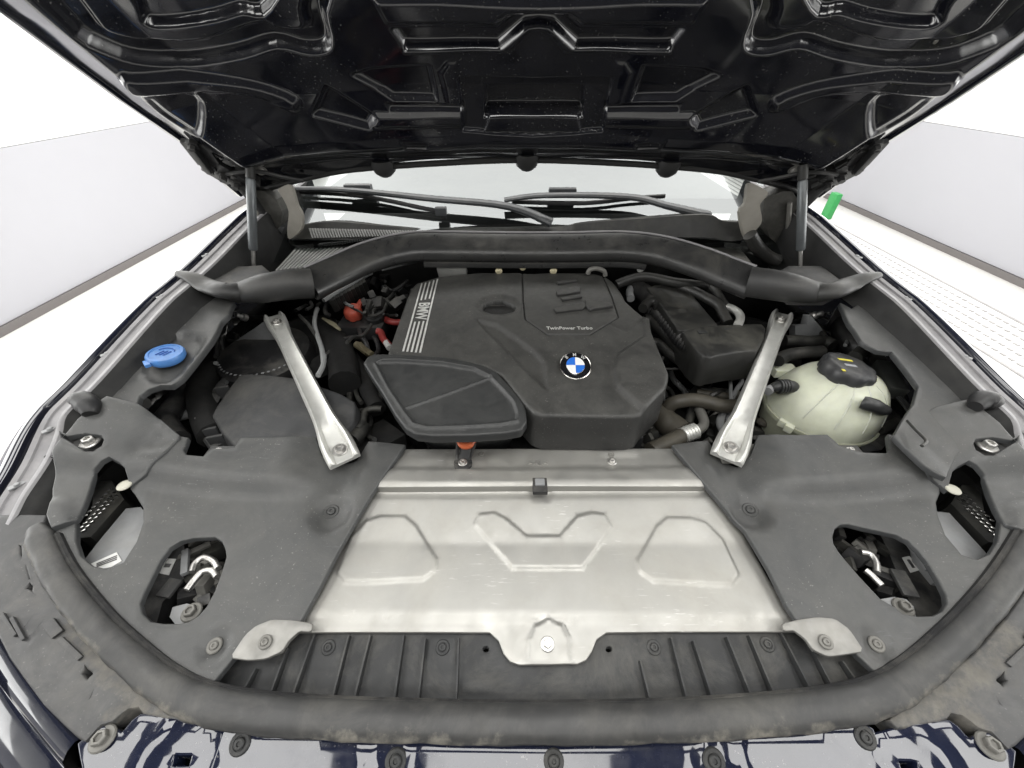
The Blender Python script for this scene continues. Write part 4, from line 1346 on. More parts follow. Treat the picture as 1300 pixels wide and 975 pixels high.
# blue washer cap
cb = MB()
cb.add(*lathe([(0, 0), (0.034, 0), (0.034, 0.005), (0.038, 0.006), (0.0385, 0.016), (0.036, 0.020), (0.031, 0.0205), (0.030, 0.0185), (0.012, 0.019), (0.0, 0.0195)], 32))
cap = place('washer_cap', cb.mesh('washer_cap', M_blue), cap_p + Vector((0, 0, -0.004)), (0.10, 0.02, 1), 0.82, 0, car, 'bright blue screw cap of the windscreen washer tank')
gm = MB()
for a in (-0.008, 0.0, 0.008):
    gm.add(*beam((a - 0.004, -0.012, 0.0205), (a + 0.004, 0.006, 0.0205), 0.0016, 0.0016))
gm.add(*tube([Vector((0.018 * math.cos(t), 0.004 + 0.014 * math.sin(t), 0.0205)) for t in [0.2 + 0.27 * k for k in range(11)]], 0.001, 6, 1))
link('cap_symbol', gm.mesh('cap_symbol', mat('cap_symbol', (0.03, 0.10, 0.36), 0.5)), cap)
tbm = MB() if True else MB(); tbm.add(*beam((-0.012, -0.034, 0.012), (-0.02, -0.042, 0.012), 0.022, 0.008, 0.002)); link('cap_tab', tbm.mesh('cap_tab', M_blue), cap)

wr_px = c7([(480, 300), (520, 322), (560, 300), (610, 310), (640, 370), (680, 420), (760, 490), (860, 590), (960, 690), (1000, 740), (930, 790), (860, 930), (790, 890), (720, 825), (680, 782), (735, 690), (750, 672), (768, 605), (720, 540), (668, 476), (615, 470), (585, 455), (560, 440), (535, 400), (515, 375), (500, 345)])
wrw = xy(wr_px, zwing)
zwr = relief(zwing, lines=[(xy(c7([(640, 640), (900, 900)]), zwing), -0.004, 0.02)])
wingR = sheet('inner_wing', wrw, zwr, M_shroud, car, 'grey plastic inner wing panel beside the coolant tank', res=0.008, r=0.0025, thick=0.010)
# dark box behind the coolant tank
def zt(z): return lambda x, y: z + 0 * x
hx = xy(c7([(590, 462), (668, 478), (768, 605), (745, 690), (670, 790), (600, 800), (560, 700), (560, 560)]), zt(0.93))
part('tank_recess', *prism(hx, 0.895, 0.80), M_black, car)

# ---------------------------------------------------------------- engine block and clutter below
bk = MB()
for k in range(46):
    x = random.uniform(-0.46, 0.46); y = random.uniform(0.55, 1.02)
    s_ = Vector((random.uniform(0.03, 0.12), random.uniform(0.03, 0.12), random.uniform(0.05, 0.16)))
    v, f = box(s_.x, s_.y, s_.z, 0.006)
    bk.add(xf(v, (x, y, 0.62 + random.uniform(0, 0.20)), (random.uniform(-.2, .2), random.uniform(-.2, .2), 1), random.random()), f)
bk.build('engine_block', M_dark, car, 'dark engine block hidden below the cover')

# ---------------------------------------------------------------- engine cover
def zec(x, y):
    return 0.985 + 0.155 * (y - 0.51) - 0.10 * np.maximum(0, y - 0.86) - 0.08 * (x - 0.03) ** 2
ec_px = (e4([(180, 212), (205, 175), (235, 150), (430, 92), (560, 78), (680, 66), (800, 52)]) + [(634, 347), (701, 347), (745, 347)] + e3([(930, 52), (990, 72), (1030, 100), (1060, 132), (1100, 190), (1130, 250), (1200, 315), (1280, 380)]) +
         c6([(548, 382), (556, 440), (590, 525), (620, 600), (618, 625), (608, 655), (520, 742), (495, 748), (430, 750), (300, 747), (150, 745), (125, 735), (85, 695), (40, 640)]) + [(640, 474), (615, 462), (560, 456), (500, 452), (496, 447)])
ecw = xy(ec_px, zec)
pan = xy(e3([(372, 40), (380, 250), (395, 385), (560, 500), (880, 500), (1095, 370), (1050, 230), (1010, 130), (985, 80), (960, 40)]), zec)
oil = xy(e3([(75, 290), (95, 255), (150, 235), (230, 232), (300, 255), (325, 285), (300, 312), (220, 328), (150, 325), (95, 308)]), zec)
oil_d = xy(e3([(30, 290), (60, 245), (140, 210), (230, 205), (320, 235), (360, 280), (330, 320), (230, 345), (130, 340), (60, 315)]), zec)
swl = e3([(40, 390), (180, 420), (330, 520), (460, 620), (530, 700), (545, 800), (555, 900), (400, 760), (250, 600), (120, 480)])
sw = xy(swl, zec)
rgt = xy(e3([(1280, 380), (1290, 520), (1090, 660), (1060, 760), (1080, 900), (1300, 1100), (1500, 900), (1500, 500)]), zec)
em_p = on(730, 466, zec)
zcov = relief(zec, pads=[(oil_d, -0.006, 0.006), (oil, -0.020, 0.002), (sw, -0.009, 0.008), (rgt, 0.009, 0.006)],
              lines=[(pan + [pan[0]], -0.0045, 0.0016), (xy(e3([(1040, 425), (1150, 475), (1280, 385)]), zec), -0.003, 0.002)],
              dishes=[(em_p.x, em_p.y, 0.042, -0.002)])
ecov = sheet('engine_cover', ecw, zcov, M_cover, car, 'large dusty black plastic engine cover with a round roundel', res=0.0050, r=0.007, thick=0.085, sharp=55, flare=0.04, extra=feat([pan + [pan[0]], oil + [oil[0]], sw + [sw[0]], rgt[:5]]))
# oil filler insert
oc = MB(); oc.add(*box(0.085, 0.03, 0.008, 0.004)); oc.add(*[([q + Vector((0, 0.002, 0.006)) for q in box(0.06, 0.012, 0.012, 0.004)[0]], box(0.06, 0.012, 0.012, 0.004)[1])][0])
q = on(634, 388, zcov)
place('oil_filler', oc.mesh('oil_filler', M_black), q + Vector((0, 0.004, 0.002)), (0, -0.1, 1), 0.8, 0.05, ecov)
oi = [(q.x + (a - q.x) * 0.97, q.y + (b - q.y) * 0.97) for a, b in oil]
part('filler_shade', *prism(oi, q.z + 0.0012, q.z - 0.01), M_dark, ecov)  # near-black plug paints in the shade at the bottom of the recess
# four sharp-edged gills on the service panel
for pts in ([(635, 120), (770, 95), (775, 108), (640, 128)], [(630, 188), (795, 150), (805, 162), (800, 190), (640, 215)], [(665, 240), (810, 212), (815, 228), (672, 252)], [(612, 322), (690, 300), (838, 272), (845, 300), (820, 318), (625, 342)]):
    w_ = xy(e3(pts), zec)
    sheet('gill', w_, lambda x, y: zec(x, y) + 0.006, M_cover, ecov, res=0.01, r=0.002, thick=0.006)
w_ = xy(e3([(848, 262), (900, 262), (1030, 285), (1042, 300), (900, 318), (880, 328), (855, 300)]), zec)
sheet('gill', w_, lambda x, y: zec(x, y) + 0.008, M_cover, ecov, res=0.01, r=0.003, thick=0.008)
q = on(723, 417, zec)
place('lettering', text_mesh('lettering', 'TwinPower Turbo', 0.0135, M_silver, 0.0003, 0.0002), q + Vector((0, 0, 0.0008)), nrm(zec, q.x, q.y), 1, R(1), ecov)
# silver stripes with the letters
def strip_poly(p0, p1, h0_, h1_, name='stripe'):
    v, f = [], []
    K = 10
    for k_ in range(K + 1):
        t = k_ / K
        c_ = (p0[0] + (p1[0] - p0[0]) * t, p0[1] + (p1[1] - p0[1]) * t); h_ = h0_ + (h1_ - h0_) * t
        for sx in (-1, 1):
            p = on(*e4([(c_[0] + sx * h_, c_[1])])[0], zcov)
            v += [p + Vector((0, 0, 0.0012)), p - Vector((0, 0, 0.002))]
    for k_ in range(K):
        a = 4 * k_
        f += [(a, a + 2, a + 6, a + 4), (a + 2, a + 3, a + 7, a + 6), (a, a + 4, a + 5, a + 1)]
    return part(name, v, f, M_silver, ecov)
topx = [268, 304, 342, 382, 416]; topy = [152, 145, 135, 122, 110]
botx = [88, 127, 168, 209, 249]; boty = [800, 803, 806, 810, 812]
for k in range(5):
    T0 = (topx[k], topy[k]); B0 = (botx[k], boty[k])
    def lerp(t): return (T0[0] + (B0[0] - T0[0]) * t, T0[1] + (B0[1] - T0[1]) * t)
    segs = [(0.0, 1.0)] if k in (0, 4) else [(0.0, 0.255), (0.565, 1.0)]
    for a, b in segs:
        p0, p1 = lerp(a), lerp(b)
        hw = 6.5 + 3.5 * ((a + b) / 2)
        strip_poly(p0, p1, 6.0 + 3 * a, 6.0 + 3 * b)
qa, qb = on(*e4([(290, 335)])[0], zec), on(*e4([(250, 495)])[0], zec)
dirv = (qb - qa); ln_ = dirv.length
ang = math.atan2(dirv.y, dirv.x)
tm = text_mesh('stripe_letters', 'BMW', ln_ * 0.47, M_silver, 0.0005, 0.0003)
mid = (qa + qb) / 2
xs = [v.co.x for v in tm.vertices]; w0 = max(xs) - min(xs); ys_ = [v.co.y for v in tm.vertices]; h0 = max(ys_) - min(ys_)
wl_, wr_ = on(*e4([(200, 420)])[0], zec), on(*e4([(335, 420)])[0], zec)
for v in tm.vertices:
    v.co.x *= ln_ / w0 * 1.0; v.co.y *= (wr_ - wl_).length * 0.80 / h0
place('stripe_letters', tm, mid + Vector((0, 0, 0.001)), nrm(zec, mid.x, mid.y), 1, ang, ecov)

# roundel emblem
def sector(r0, r1, a0, a1, z0, z1, n=14):
    v, f = [], []
    for k in range(n + 1):
        a = a0 + (a1 - a0) * k / n
        for r_ in (r0, r1):
            v.append(Vector((r_ * math.cos(a), r_ * math.sin(a), z1 if r_ < 0.03 else z1)))
        for r_ in (r0, r1):
            v.append(Vector((r_ * math.cos(a), r_ * math.sin(a), z0)))
    for k in range(n):
        i = 4 * k
        f += [(i, i + 1, i + 5, i + 4), (i + 1, i + 3, i + 7, i + 5), (i, i + 4, i + 6, i + 2)]
    return v, f
eb = MB()
eb.cur = 0; eb.add(*lathe([(0, 0), (0.0345, 0), (0.036, 0.002), (0.0355, 0.0045), (0.034, 0.005), (0.0332, 0.004), (0.0215, 0.0044), (0.0205, 0.0048), (0.0, 0.005)], 48))
def fix(me_):
    for p_ in me_.polygons:
        r_ = math.hypot(p_.center.x, p_.center.y)
        if 0.0215 < r_ < 0.0334 and p_.center.z > 0.003: p_.material_index = 1
    return me_
eme = fix(eb.mesh('roundel', [M_chrome, M_eblack], 40))
nE = (nrm(zec, em_p.x, em_p.y) + Vector((0, -0.25, 0))).normalized()
SC = 20.5 / F_PX * (em_p - CAM).dot(_A) / 0.036
rd = place('roundel', eme, em_p + Vector((0, 0, 0.002)), nE, SC, 0, ecov, 'round blue and white roundel with a black ring')
for k, m_ in enumerate((M_ewhite, M_eblue, M_ewhite, M_eblue)):
    v, f = sector(0.0, 0.0203, k * math.pi / 2, (k + 1) * math.pi / 2, 0.004, 0.0056)
    pass
# quadrants as pieces of the roundel are drawn into one inlay mesh (fourth level is not allowed)
inl = MB()
for k, mi in enumerate((0, 1, 0, 1)):
    inl.cur = mi
    inl.add(*sector(0.0, 0.0203, k * math.pi / 2 + 0.01, (k + 1) * math.pi / 2 - 0.01, 0.004, 0.0056))
imsh = inl.mesh('roundel_inlay', [M_ewhite, M_eblue], 40)
o_ = link('roundel_inlay', imsh, ecov); mm = basis(nE, 0).to_4x4(); mm.translation = em_p + Vector((0, 0, 0.002)); o_.matrix_local = mm @ Matrix.Scale(SC, 4)
for ch, a in (('B', 132), ('M', 90), ('W', 48)):
    tm = text_mesh('roundel_letter', ch, 0.0105, M_silver, 0.0003, 0.0001)
    o_ = link('roundel_letter', tm, ecov)
    loc = Matrix.Translation((0.0272 * math.cos(R(a)), 0.0272 * math.sin(R(a)), 0.0046)) @ Matrix.Rotation(R(a - 90), 4, 'Z')
    o_.matrix_local = mm @ Matrix.Scale(SC, 4) @ loc

# ---------------------------------------------------------------- intake resonator box (front left of the cover)
def zin(x, y): return 0.972 + 0.22 * (y - 0.475) + 0 * x
in_px = c5([(438, 548), (452, 528), (475, 519), (540, 520), (640, 524), (730, 531), (820, 545), (890, 562), (935, 585), (975, 625), (1010, 665), (1040, 700), (1052, 735), (1055, 775), (1035, 805), (980, 815), (850, 824), (700, 826), (640, 820), (600, 797), (560, 745), (510, 660), (470, 600)])
inw = xy(in_px, zin)
ring_in = xy(c5([(478, 552), (500, 540), (560, 538), (730, 548), (860, 570), (920, 600), (975, 655), (1015, 700), (1030, 745), (1028, 772), (960, 785), (800, 795), (680, 798), (625, 785), (590, 740), (530, 650)]), zin)
cre = xy(c5([(590, 722), (760, 664), (930, 600)]), zin)
zi = relief(zin, lines=[(ring_in + [ring_in[0]], 0.0045, 0.0035), (cre, 0.0025, 0.002)], pads=[(ring_in, -0.004, 0.004)])
box_ = sheet('intake_box', inw, zi, M_duct, car, 'black intake box with a rounded lid in front of the engine cover', res=0.0055, r=0.004, thick=0.018, sharp=50, extra=feat([ring_in + [ring_in[0]], cre]))
lo_px = c5([(452, 545), (480, 525), (720, 540), (900, 580), (1030, 710), (1046, 770), (1030, 800), (850, 818), (680, 818), (610, 792), (560, 735)])
lw_ = xy(lo_px, zin)
n = len(lw_)
cx = sum(a for a, b in lw_) / n; cy_ = sum(b for a, b in lw_) / n
rings = []
for (dz, sc, sy_) in ((-0.016, 0.985, 0.0), (-0.028, 0.985, 0.0), (-0.032, 0.965, 0.004), (-0.07, 0.90, 0.022), (-0.12, 0.82, 0.04)):
    rings.append([Vector((cx + (a - cx) * sc, cy_ + sy_ + (b - cy_) * sc, 0.975 + 0.20 * (b - 0.475) + dz)) for a, b in rnd(lw_, 0.25, 1)])
part('intake_body', *loft(rings), M_duct, box_)
# orange clip and its black bracket on the crossmember
q0 = on(592, 553, lambda x, y: 0.937 + 0 * x)
oc = MB()
oc.add(*lathe([(0, 0), (0.017, 0), (0.019, 0.003), (0.019, 0.009), (0.016, 0.012), (0.011, 0.012), (0.010, 0.008), (0, 0.008)], 22))
oc.add(*[([a + Vector((0, -0.004, -0.004)) for a in box(0.034, 0.016, 0.008, 0.003)[0]], box(0.034, 0.016, 0.008, 0.003)[1])][0])
place('orange_clip', oc.mesh('orange_clip', M_orange), q0 + Vector((0, -0.002, -0.012)), (0, -0.35, 1), 1.0, 0, box_, 'orange locking clip')
bl, br_ = on(592, 562, zt(0.93)), on(588, 590, zb)
bm_ = MB()
bm_.add(*tube([bl + Vector((-0.016, 0, 0)), br_ + Vector((-0.012, 0.01, 0.006)), br_ + Vector((-0.012, -0.004, 0.005))], 0.0035, 8, 3))
bm_.add(*tube([bl + Vector((0.016, 0, 0)), br_ + Vector((0.012, 0.01, 0.006)), br_ + Vector((0.012, -0.004, 0.005))], 0.0035, 8, 3))
bm_.add(*beam(bl + Vector((0, 0.0, -0.006)), br_ + Vector((0, 0.004, 0.003)), 0.022, 0.003, 0.001))
bm_.add(*(lambda v, f: (xf(v, br_ + Vector((0, 0, 0.001))), f))(*lathe([(0, 0), (0.017, 0), (0.017, 0.005), (0.012, 0.0065), (0, 0.0065)], 22)))
brk_ = bm_.build('clip_bracket', M_black, box_)
place('screw', ME_bolt, br_ + Vector((0, -0.001, 0.007)), (0, 0, 1), 0.0085, 0.2, box_)

# ---------------------------------------------------------------- air filter box (left)
def zaf(x, y): return 0.925 + 0.10 * (y - 0.5) - 0.25 * np.maximum(0, x + 0.40)
af_px = d2([(242, 632), (262, 590), (330, 490), (395, 405), (430, 398), (560, 405), (720, 425), (800, 452), (950, 505), (1055, 560), (1062, 585), (1050, 660), (900, 800), (640, 850), (400, 830), (372, 812), (300, 730)])
afw = xy(af_px, zaf)
zafr = relief(zaf, pads=[(xy(d2([(690, 760), (760, 690), (900, 620), (1060, 600), (1080, 900), (650, 900)]), zaf), -0.006, 0.010)])
afb = sheet('air_filter_box', afw, zafr, M_air, car, 'grey air filter box under the left strut brace', res=0.009, r=0.005, thick=0.09, sharp=45, flare=0.12)
rim = [on(a, b, lambda x, y: zaf(x, y) - 0.028) for a, b in d2([(410, 375), (300, 440), (230, 560), (160, 685), (195, 740), (260, 830)])]
part('box_flange', *tube(rim, 0.012, 8, 5, ry=0.006), M_air, afb)
for (a, b, c_) in ((190, 675, 0.6), (225, 745, 0.6), (262, 790, 0.6), (300, 500, 0.4)):
    q = on(*d2([(a, b)])[0], lambda x, y: zaf(x, y) - 0.02)
    v, f = box(0.028, 0.006, 0.03, 0.002); part('box_rib', xf(v, q, (0, 0, 1), 0.3), f, M_air, afb)

# ---------------------------------------------------------------- strut braces
def brace(top, bot, side):
    T_, B_ = Vector(top), Vector(bot)
    t = (B_ - T_).normalized(); s = t.cross(Vector((0, 0, 1))).normalized(); u = s.cross(t)
    L = (B_ - T_).length
    rings = []
    K = [(-0.03, 0.021, 0.012, 0.003), (-0.02, 0.023, 0.015, 0.004), (0.0, 0.023, 0.016, 0.004), (0.02, 0.021, 0.017, 0.006), (0.05, 0.018, 0.020, 0.017), (0.09, 0.017, 0.021, 0.019), (L * 0.5, 0.0185, 0.022, 0.0195), (L - 0.10, 0.020, 0.023, 0.020), (L - 0.075, 0.021, 0.024, 0.020), (L - 0.05, 0.024, 0.023, 0.014), (L - 0.025, 0.028, 0.020, 0.005), (L, 0.029, 0.017, 0.004), (L + 0.022, 0.028, 0.012, 0.003), (L + 0.026, 0.027, 0.008, 0.003)]
    for (d_, w, h, hc) in K:
        p = T_ + t * d_
        sec = [(-w, -0.004), (-w, h * 0.35), (-w * 0.86, h * 0.85), (-w * 0.74, h), (-w * 0.62, h * 0.93 if hc > h * 0.6 else h * 0.85), (-w * 0.5, hc), (0, hc * 0.97), (w * 0.5, hc), (w * 0.62, h * 0.93 if hc > h * 0.6 else h * 0.85), (w * 0.74, h), (w * 0.86, h * 0.85), (w, h * 0.35), (w, -0.004)]
        rings.append([p + s * a + u * b for a, b in sec])
    v, f = loft(rings)
    o = part('strut_brace', v, f, M_brace, car, 'bright aluminium strut brace on the %s side of the bay' % side, sharp=42)
    place('bolt', ME_bolt, T_ + u * 0.004, u, 0.012, 0.2, o)
    place('bolt', ME_bolt, B_ + u * 0.004, u, 0.0135, 0.4, o)
brace(pz(352, 411, 0.995), pz(432, 573, 0.925), 'left')
brace(pz(990, 408, 0.995), pz(927, 570, 0.925), 'right')
# feet of the braces
for (a, b, sg) in ((940, 576, 1),):
    q = pz(a, b, 0.905)
    v, f = box(0.085, 0.045, 0.006, 0.002); part('brace_foot', [q + w for w in v], f, M_dsteel, car)

# ---------------------------------------------------------------- strut towers
for sg, side in ((-1, 'left'), (1, 'right')):
    tc = Vector((sg * 0.585, 0.86, 0.88))
    tw = MB(); tw.add(*lathe([(0.0, 0.0), (0.12, 0.0), (0.115, 0.02), (0.105, 0.035), (0.09, 0.04), (0.06, 0.02), (0, 0.02)], 32))
    tow = place('strut_tower', tw.mesh('strut_tower', M_dark), tc, (0, -0.15, 1), 1, 0, car, 'black %s suspension strut tower below the brace end' % side)
    pm = MB()
    P4 = [pyy(a, b, 0.82) for a, b in (d2([(345, 215), (445, 145), (470, 130), (540, 80), (600, 130), (640, 230), (480, 240), (350, 260)]) if sg < 0 else d5([(255, 250), (255, 170), (330, 165), (350, 100), (420, 180), (470, 260), (330, 280)]))]
    n = len(P4); vv = P4 + [p + Vector((0, 0.02, -0.01)) for p in P4]
    pm.add(vv, [tuple(range(n)), tuple(range(2 * n - 1, n - 1, -1))] + [(i, (i + 1) % n, n + (i + 1) % n, n + i) for i in range(n)])
    pm.build('tower_bracket', M_lamp, car, 'pale metal bracket beside the %s brace end' % side, sharp=25)
    q = pyy(*(d2([(430, 65)])[0] if sg < 0 else d5([(360, 112)])[0]), 0.835)
    place('bolt', ME_sclip, q, (0, -0.7, 0.7), 0.010, 0, tow) if False else None
    bo = MB(); bo.add(*xf(lathe([(0, 0), (0.009, 0), (0.009, 0.008), (0.005, 0.009), (0.005, 0.03), (0, 0.03)], 12)[0], q, (0.3 * sg, -0.6, 0.7)), lathe([(0, 0), (0.009, 0), (0.009, 0.008), (0.005, 0.009), (0.005, 0.03), (0, 0.03)], 12)[1]) if False else None
    v, f = lathe([(0, 0), (0.009, 0), (0.009, 0.010), (0.005, 0.012), (0.005, 0.026), (0, 0.026)], 12)
    part('stud', xf(v, q, (0.3 * sg, -0.6, 0.7)), f, M_steel, car)
# rubber drum with moulded lettering
q = pz(322, 457, 0.93)
dr = MB(); dr.add(*lathe([(0, -0.08), (0.105, -0.08), (0.108, -0.02), (0.103, 0.0), (0.08, 0.006), (0, 0.004)], 36))
drm = place('rubber_drum', dr.mesh('rubber_drum', M_black), q + Vector((0.01, 0.03, 0.0)), (0, -0.1, 1), 1.0, 0, car, 'black round duct behind the left air filter box')
mk_ = MB()
for k in range(16):
    a = R(216 + 108 * k / 15)
    c_ = q + Vector((0.01 + 0.094 * math.cos(a), 0.03 + 0.094 * math.sin(a), 0.004))
    v, f = box(random.uniform(0.003, 0.006), 0.005, 0.001); mk_.add([c_ + w for w in v], f)
tag(mk_.build('moulded_lettering', M_lamp, car), kind='stuff')

# hollow between wing and filter box: black duct pieces
for pts, rr_, m_ in ((c4([(540, 640), (580, 600), (650, 590), (700, 610), (660, 680), (640, 720), (690, 790)]), 0.022, M_black), (c4([(860, 350), (850, 430), (890, 500), (960, 540)]), 0.012, M_black), (c4([(830, 520), (780, 600), (800, 700), (830, 770)]), 0.03, M_dark), (c4([(900, 330), (950, 320), (1040, 320)]), 0.01, M_dirtyblk)):
    part('bay_hose', *tube([pz(a, b, 0.90) for a, b in pts], rr_, 10, 4), m_, car)
part('drain_nozzle', *tube([pz(a, b, 0.88) for a, b in c4([(695, 695), (720, 690), (748, 685)])], 0.011, 10, 2), M_lamp, car)

# ---------------------------------------------------------------- left rear corner: jump terminal, cables, wiring
q = on(448, 395, zt(0.97))
rt = MB(); rt.add(*lathe([(0, -0.02), (0.028, -0.02), (0.029, 0.0), (0.026, 0.010), (0.018, 0.016), (0.0, 0.017)], 24, 6, 0.10))
rt.add(*beam(q * 0 + Vector((0.012, 0.02, 0.0)), Vector((0.02, 0.045, 0.004)), 0.016, 0.012, 0.003))
trm = place('jump_terminal', rt.mesh('jump_terminal', M_red), q, (0.1, -0.3, 1), 0.82, 0, car, 'bright red cap over the jump start terminal')
part('terminal_base', *(lambda v, f: ([q + Vector((0.02, 0, -0.045)) + w for w in v], f))(*box(0.12, 0.08, 0.04, 0.008)), M_black, car)
q2 = on(*d1([(660, 550)])[0], zt(0.965))
v, f = lathe([(0, -0.02), (0.024, -0.02), (0.025, 0.0), (0.02, 0.006), (0.0, 0.004)], 20)
part('terminal_post', xf(v, q2, (0.1, -0.3, 1)), f, M_duct, car)
for pts in ([(745, 570), (770, 600), (830, 620), (890, 620), (960, 610)], [(690, 700), (720, 710), (740, 760), (770, 800), (800, 830)]):
    part('red_cable', *tube([on(*p_, zt(0.945)) for p_ in d1(pts)], 0.0085, 10, 5), M_dred, car)
part('cable_end', *tube([on(*p_, zt(0.946)) for p_ in d1([(770, 800), (790, 830), (800, 850)])], 0.008, 10, 2), M_silver, car)
part('terminal_lug', *tube([on(*p_, zt(0.95)) for p_ in d1([(530, 810), (580, 860), (640, 900)])], 0.007, 8, 2, ry=0.005), mat('brass', (0.15, 0.13, 0.08), 0.5, metal=0.5, dust=0.3), car)
ylw = [on(*p_, zt(0.97)) for p_ in d1([(205, 585), (290, 630), (362, 690)])]
part('cable_tag', *tube(ylw, [0.003, 0.007, 0.003], 6, 3, ry=0.002), mat('yellow_tape', (0.17, 0.155, 0.10), 0.6), car)
# grey cable along the cowl beam (white sleeved washer line)
for pts, z_ in ((d1([(215, 428), (330, 360), (450, 290), (560, 225), (640, 185)]), 1.02), (d1([(730, 152), (850, 122), (1000, 85), (1135, 55)]), 1.045), (d1([(160, 500), (140, 560), (135, 640), (160, 740), (200, 860), (215, 975)]) + c5([(278, 520), (275, 560), (255, 600)]), 0.985)):
    part('grey_line', *tube([on(*p_, zt(z_)) for p_ in pts], 0.0052, 8, 5), M_wire, car)
for pts in ([(60, 470), (0, 500), (-40, 520)], [(100, 440), (110, 480), (60, 510)], [(640, 180), (680, 160), (730, 152)], [(190, 450), (160, 470), (160, 505)], [(0, 560), (80, 640), (160, 760)], [(760, 300), (820, 340), (900, 300), (960, 250)], [(560, 280), (640, 240), (760, 260)], [(570, 560), (700, 430), (780, 420), (860, 330)], [(420, 800), (480, 750), (560, 740), (640, 640)]):
    part('wire', *tube([on(*p_, zt(0.99 + random.uniform(-0.02, 0.01))) for p_ in d1(pts)], 0.0042, 8, 5), random.choice([M_hose, M_hose, M_black]), car)
conn = MB()
for k in range(34):
    a, b_ = random.uniform(480, 1040), random.uniform(130, 480)
    if a + b_ > 1420: continue
    q = on(*d1([(a, b_)])[0], zt(0.985 + random.uniform(-0.04, 0.015)))
    v, f = box(random.uniform(0.012, 0.03), random.uniform(0.012, 0.03), random.uniform(0.012, 0.035), 0.003)
    conn.add(xf(v, q, (random.uniform(-.5, .5), random.uniform(-.8, 0), 1), random.random() * 3), f)
tag(conn.build('connector_cluster', M_black, car, 'cluster of small black connectors behind the engine cover'), kind='stuff')
# ribbed black block along the bulkhead
rbm = MB()
for k in range(9):
    t = k / 8
    q = on(*d1([(300 + 270 * t, 440 - 150 * t)])[0], zt(1.0))
    v, f = box(0.016, 0.035, 0.04, 0.003); rbm.add(xf(v, q, (0, -0.3, 1), 0.5), f)
rbm.build('ribbed_block', M_dirtyblk, car, 'ribbed black fuse block below the cowl beam')
q = pyy(*c5([(775, 190)])[0], 1.0)
v, f = box(0.075, 0.03, 0.045, 0.004); part('metal_flange', xf(v, q, (0, -0.5, 1)), f, M_brace, car)
for (a, b) in (c5([(955, 195)]) + c5([(1047, 180)]) + c5([(1165, 195)])):
    q = pyy(a, b, 0.985); v, f = lathe([(0, 0), (0.009, 0), (0.009, 0.008), (0.004, 0.01), (0, 0.01)], 14)
    part('bulkhead_bolt', xf(v, q, (0, -1, 0.5)), f, mat('zinc', (0.42, 0.38, 0.25), 0.45, metal=0.5), car)
q = pyy(*d3([(275, 78)])[0], 0.99); v, f = lathe([(0, 0), (0.008, 0), (0.008, 0.008), (0.004, 0.01), (0, 0.01)], 12)
part('bulkhead_bolt', xf(v, q, (0, -1, 0.5)), f, M_silver, car)
lift = [pyy(a, b, 0.965) for a, b in e3([(865, 45), (880, 15), (930, 5), (985, 25), (995, 60)])]
part('lifting_eye', *tube(lift, 0.006, 10, 5), M_dsteel, car)

# ---------------------------------------------------------------- right side: control unit housing, hoses, pipes
def zec2(x, y): return 0.995 + 0.08 * (y - 0.7) + 0 * x
up_px = d3([(345, 232), (400, 212), (480, 205), (560, 215), (700, 280), (722, 315), (905, 530), (880, 545), (720, 570), (625, 578), (595, 570), (520, 460), (430, 335)])
uw = xy(up_px, zec2)
eh = sheet('control_unit_lid', uw, relief(zec2, lines=[(xy(d3([(500, 425), (735, 405)]), zec2), 0.004, 0.004)], pads=[(xy(d3([(430, 240), (560, 235), (690, 330), (520, 345)]), zec2), 0.004, 0.006)]), M_dirtyblk, car, 'dusty black control unit lid right of the engine cover', res=0.008, r=0.003, thick=0.05, sharp=45)
lo_px2 = d3([(640, 590), (720, 572), (900, 545), (1100, 535), (1275, 532), (1298, 560), (1285, 640), (1235, 735), (1050, 755), (880, 785), (845, 795), (820, 790), (760, 740)])
lw2 = xy(lo_px2, lambda x, y: zec2(x, y) + 0.004)
hs_ = sheet('control_unit_housing', lw2, relief(lambda x, y: zec2(x, y) + 0.004, lines=[(xy(d3([(755, 610), (840, 720), (845, 800)]), zec2), -0.004, 0.003)]), M_dirtyblk, car, 'dusty black control unit housing beside the right strut brace', res=0.008, r=0.004, thick=0.075, sharp=45, flare=0.05)
def zp(pts, z_, r_, m_, name='hose', lab=None, corr=0.0, sm=5):
    zs = z_ if isinstance(z_, (list, tuple)) else [z_] * len(pts)
    return part(name, *tube([pz(a, b, zz_) for (a, b), zz_ in zip(pts, zs)], r_, 12, sm, corr=corr), m_, car, lab)
zp(d3([(80, 205), (180, 165), (300, 140), (420, 155), (560, 185), (720, 205), (840, 230), (900, 270), (950, 350), (985, 400)]), [1.01, 1.02, 1.03, 1.03, 1.03, 1.03, 1.02, 1.02, 1.01, 1.0], 0.0125, M_hose, lab='black heater hose running behind the control unit')
zp(d3([(560, 200), (700, 250), (820, 310), (920, 370), (960, 440), (1000, 520)]), [1.02, 1.02, 1.015, 1.01, 1.0, 0.99], 0.0125, M_hose)
zp(d3([(985, 385), (1040, 405), (1090, 440), (1105, 480), (1085, 535)]), 1.005, 0.0095, M_brace, 'metal_elbow', 'bright metal pipe elbow at the end of the hoses')
zp(d3([(300, 400), (340, 355), (400, 350), (430, 380)]), 1.0, 0.012, M_hose)
zp(d3([(330, 400), (420, 440), (480, 500), (560, 590), (640, 680), (720, 740)]), 0.975, 0.020, M_black, 'corrugated_hose', 'black corrugated hose beside the engine cover', 0.004, 8)
zp(d3([(310, 500), (380, 510), (470, 590), (580, 690), (680, 790), (800, 850), (900, 870)]), 0.955, 0.017, M_hose, lab='black coolant hose curving below the control unit')
zp(d3([(380, 680), (440, 700), (520, 770), (640, 850), (760, 890), (880, 890)]), 0.93, 0.013, M_hose)
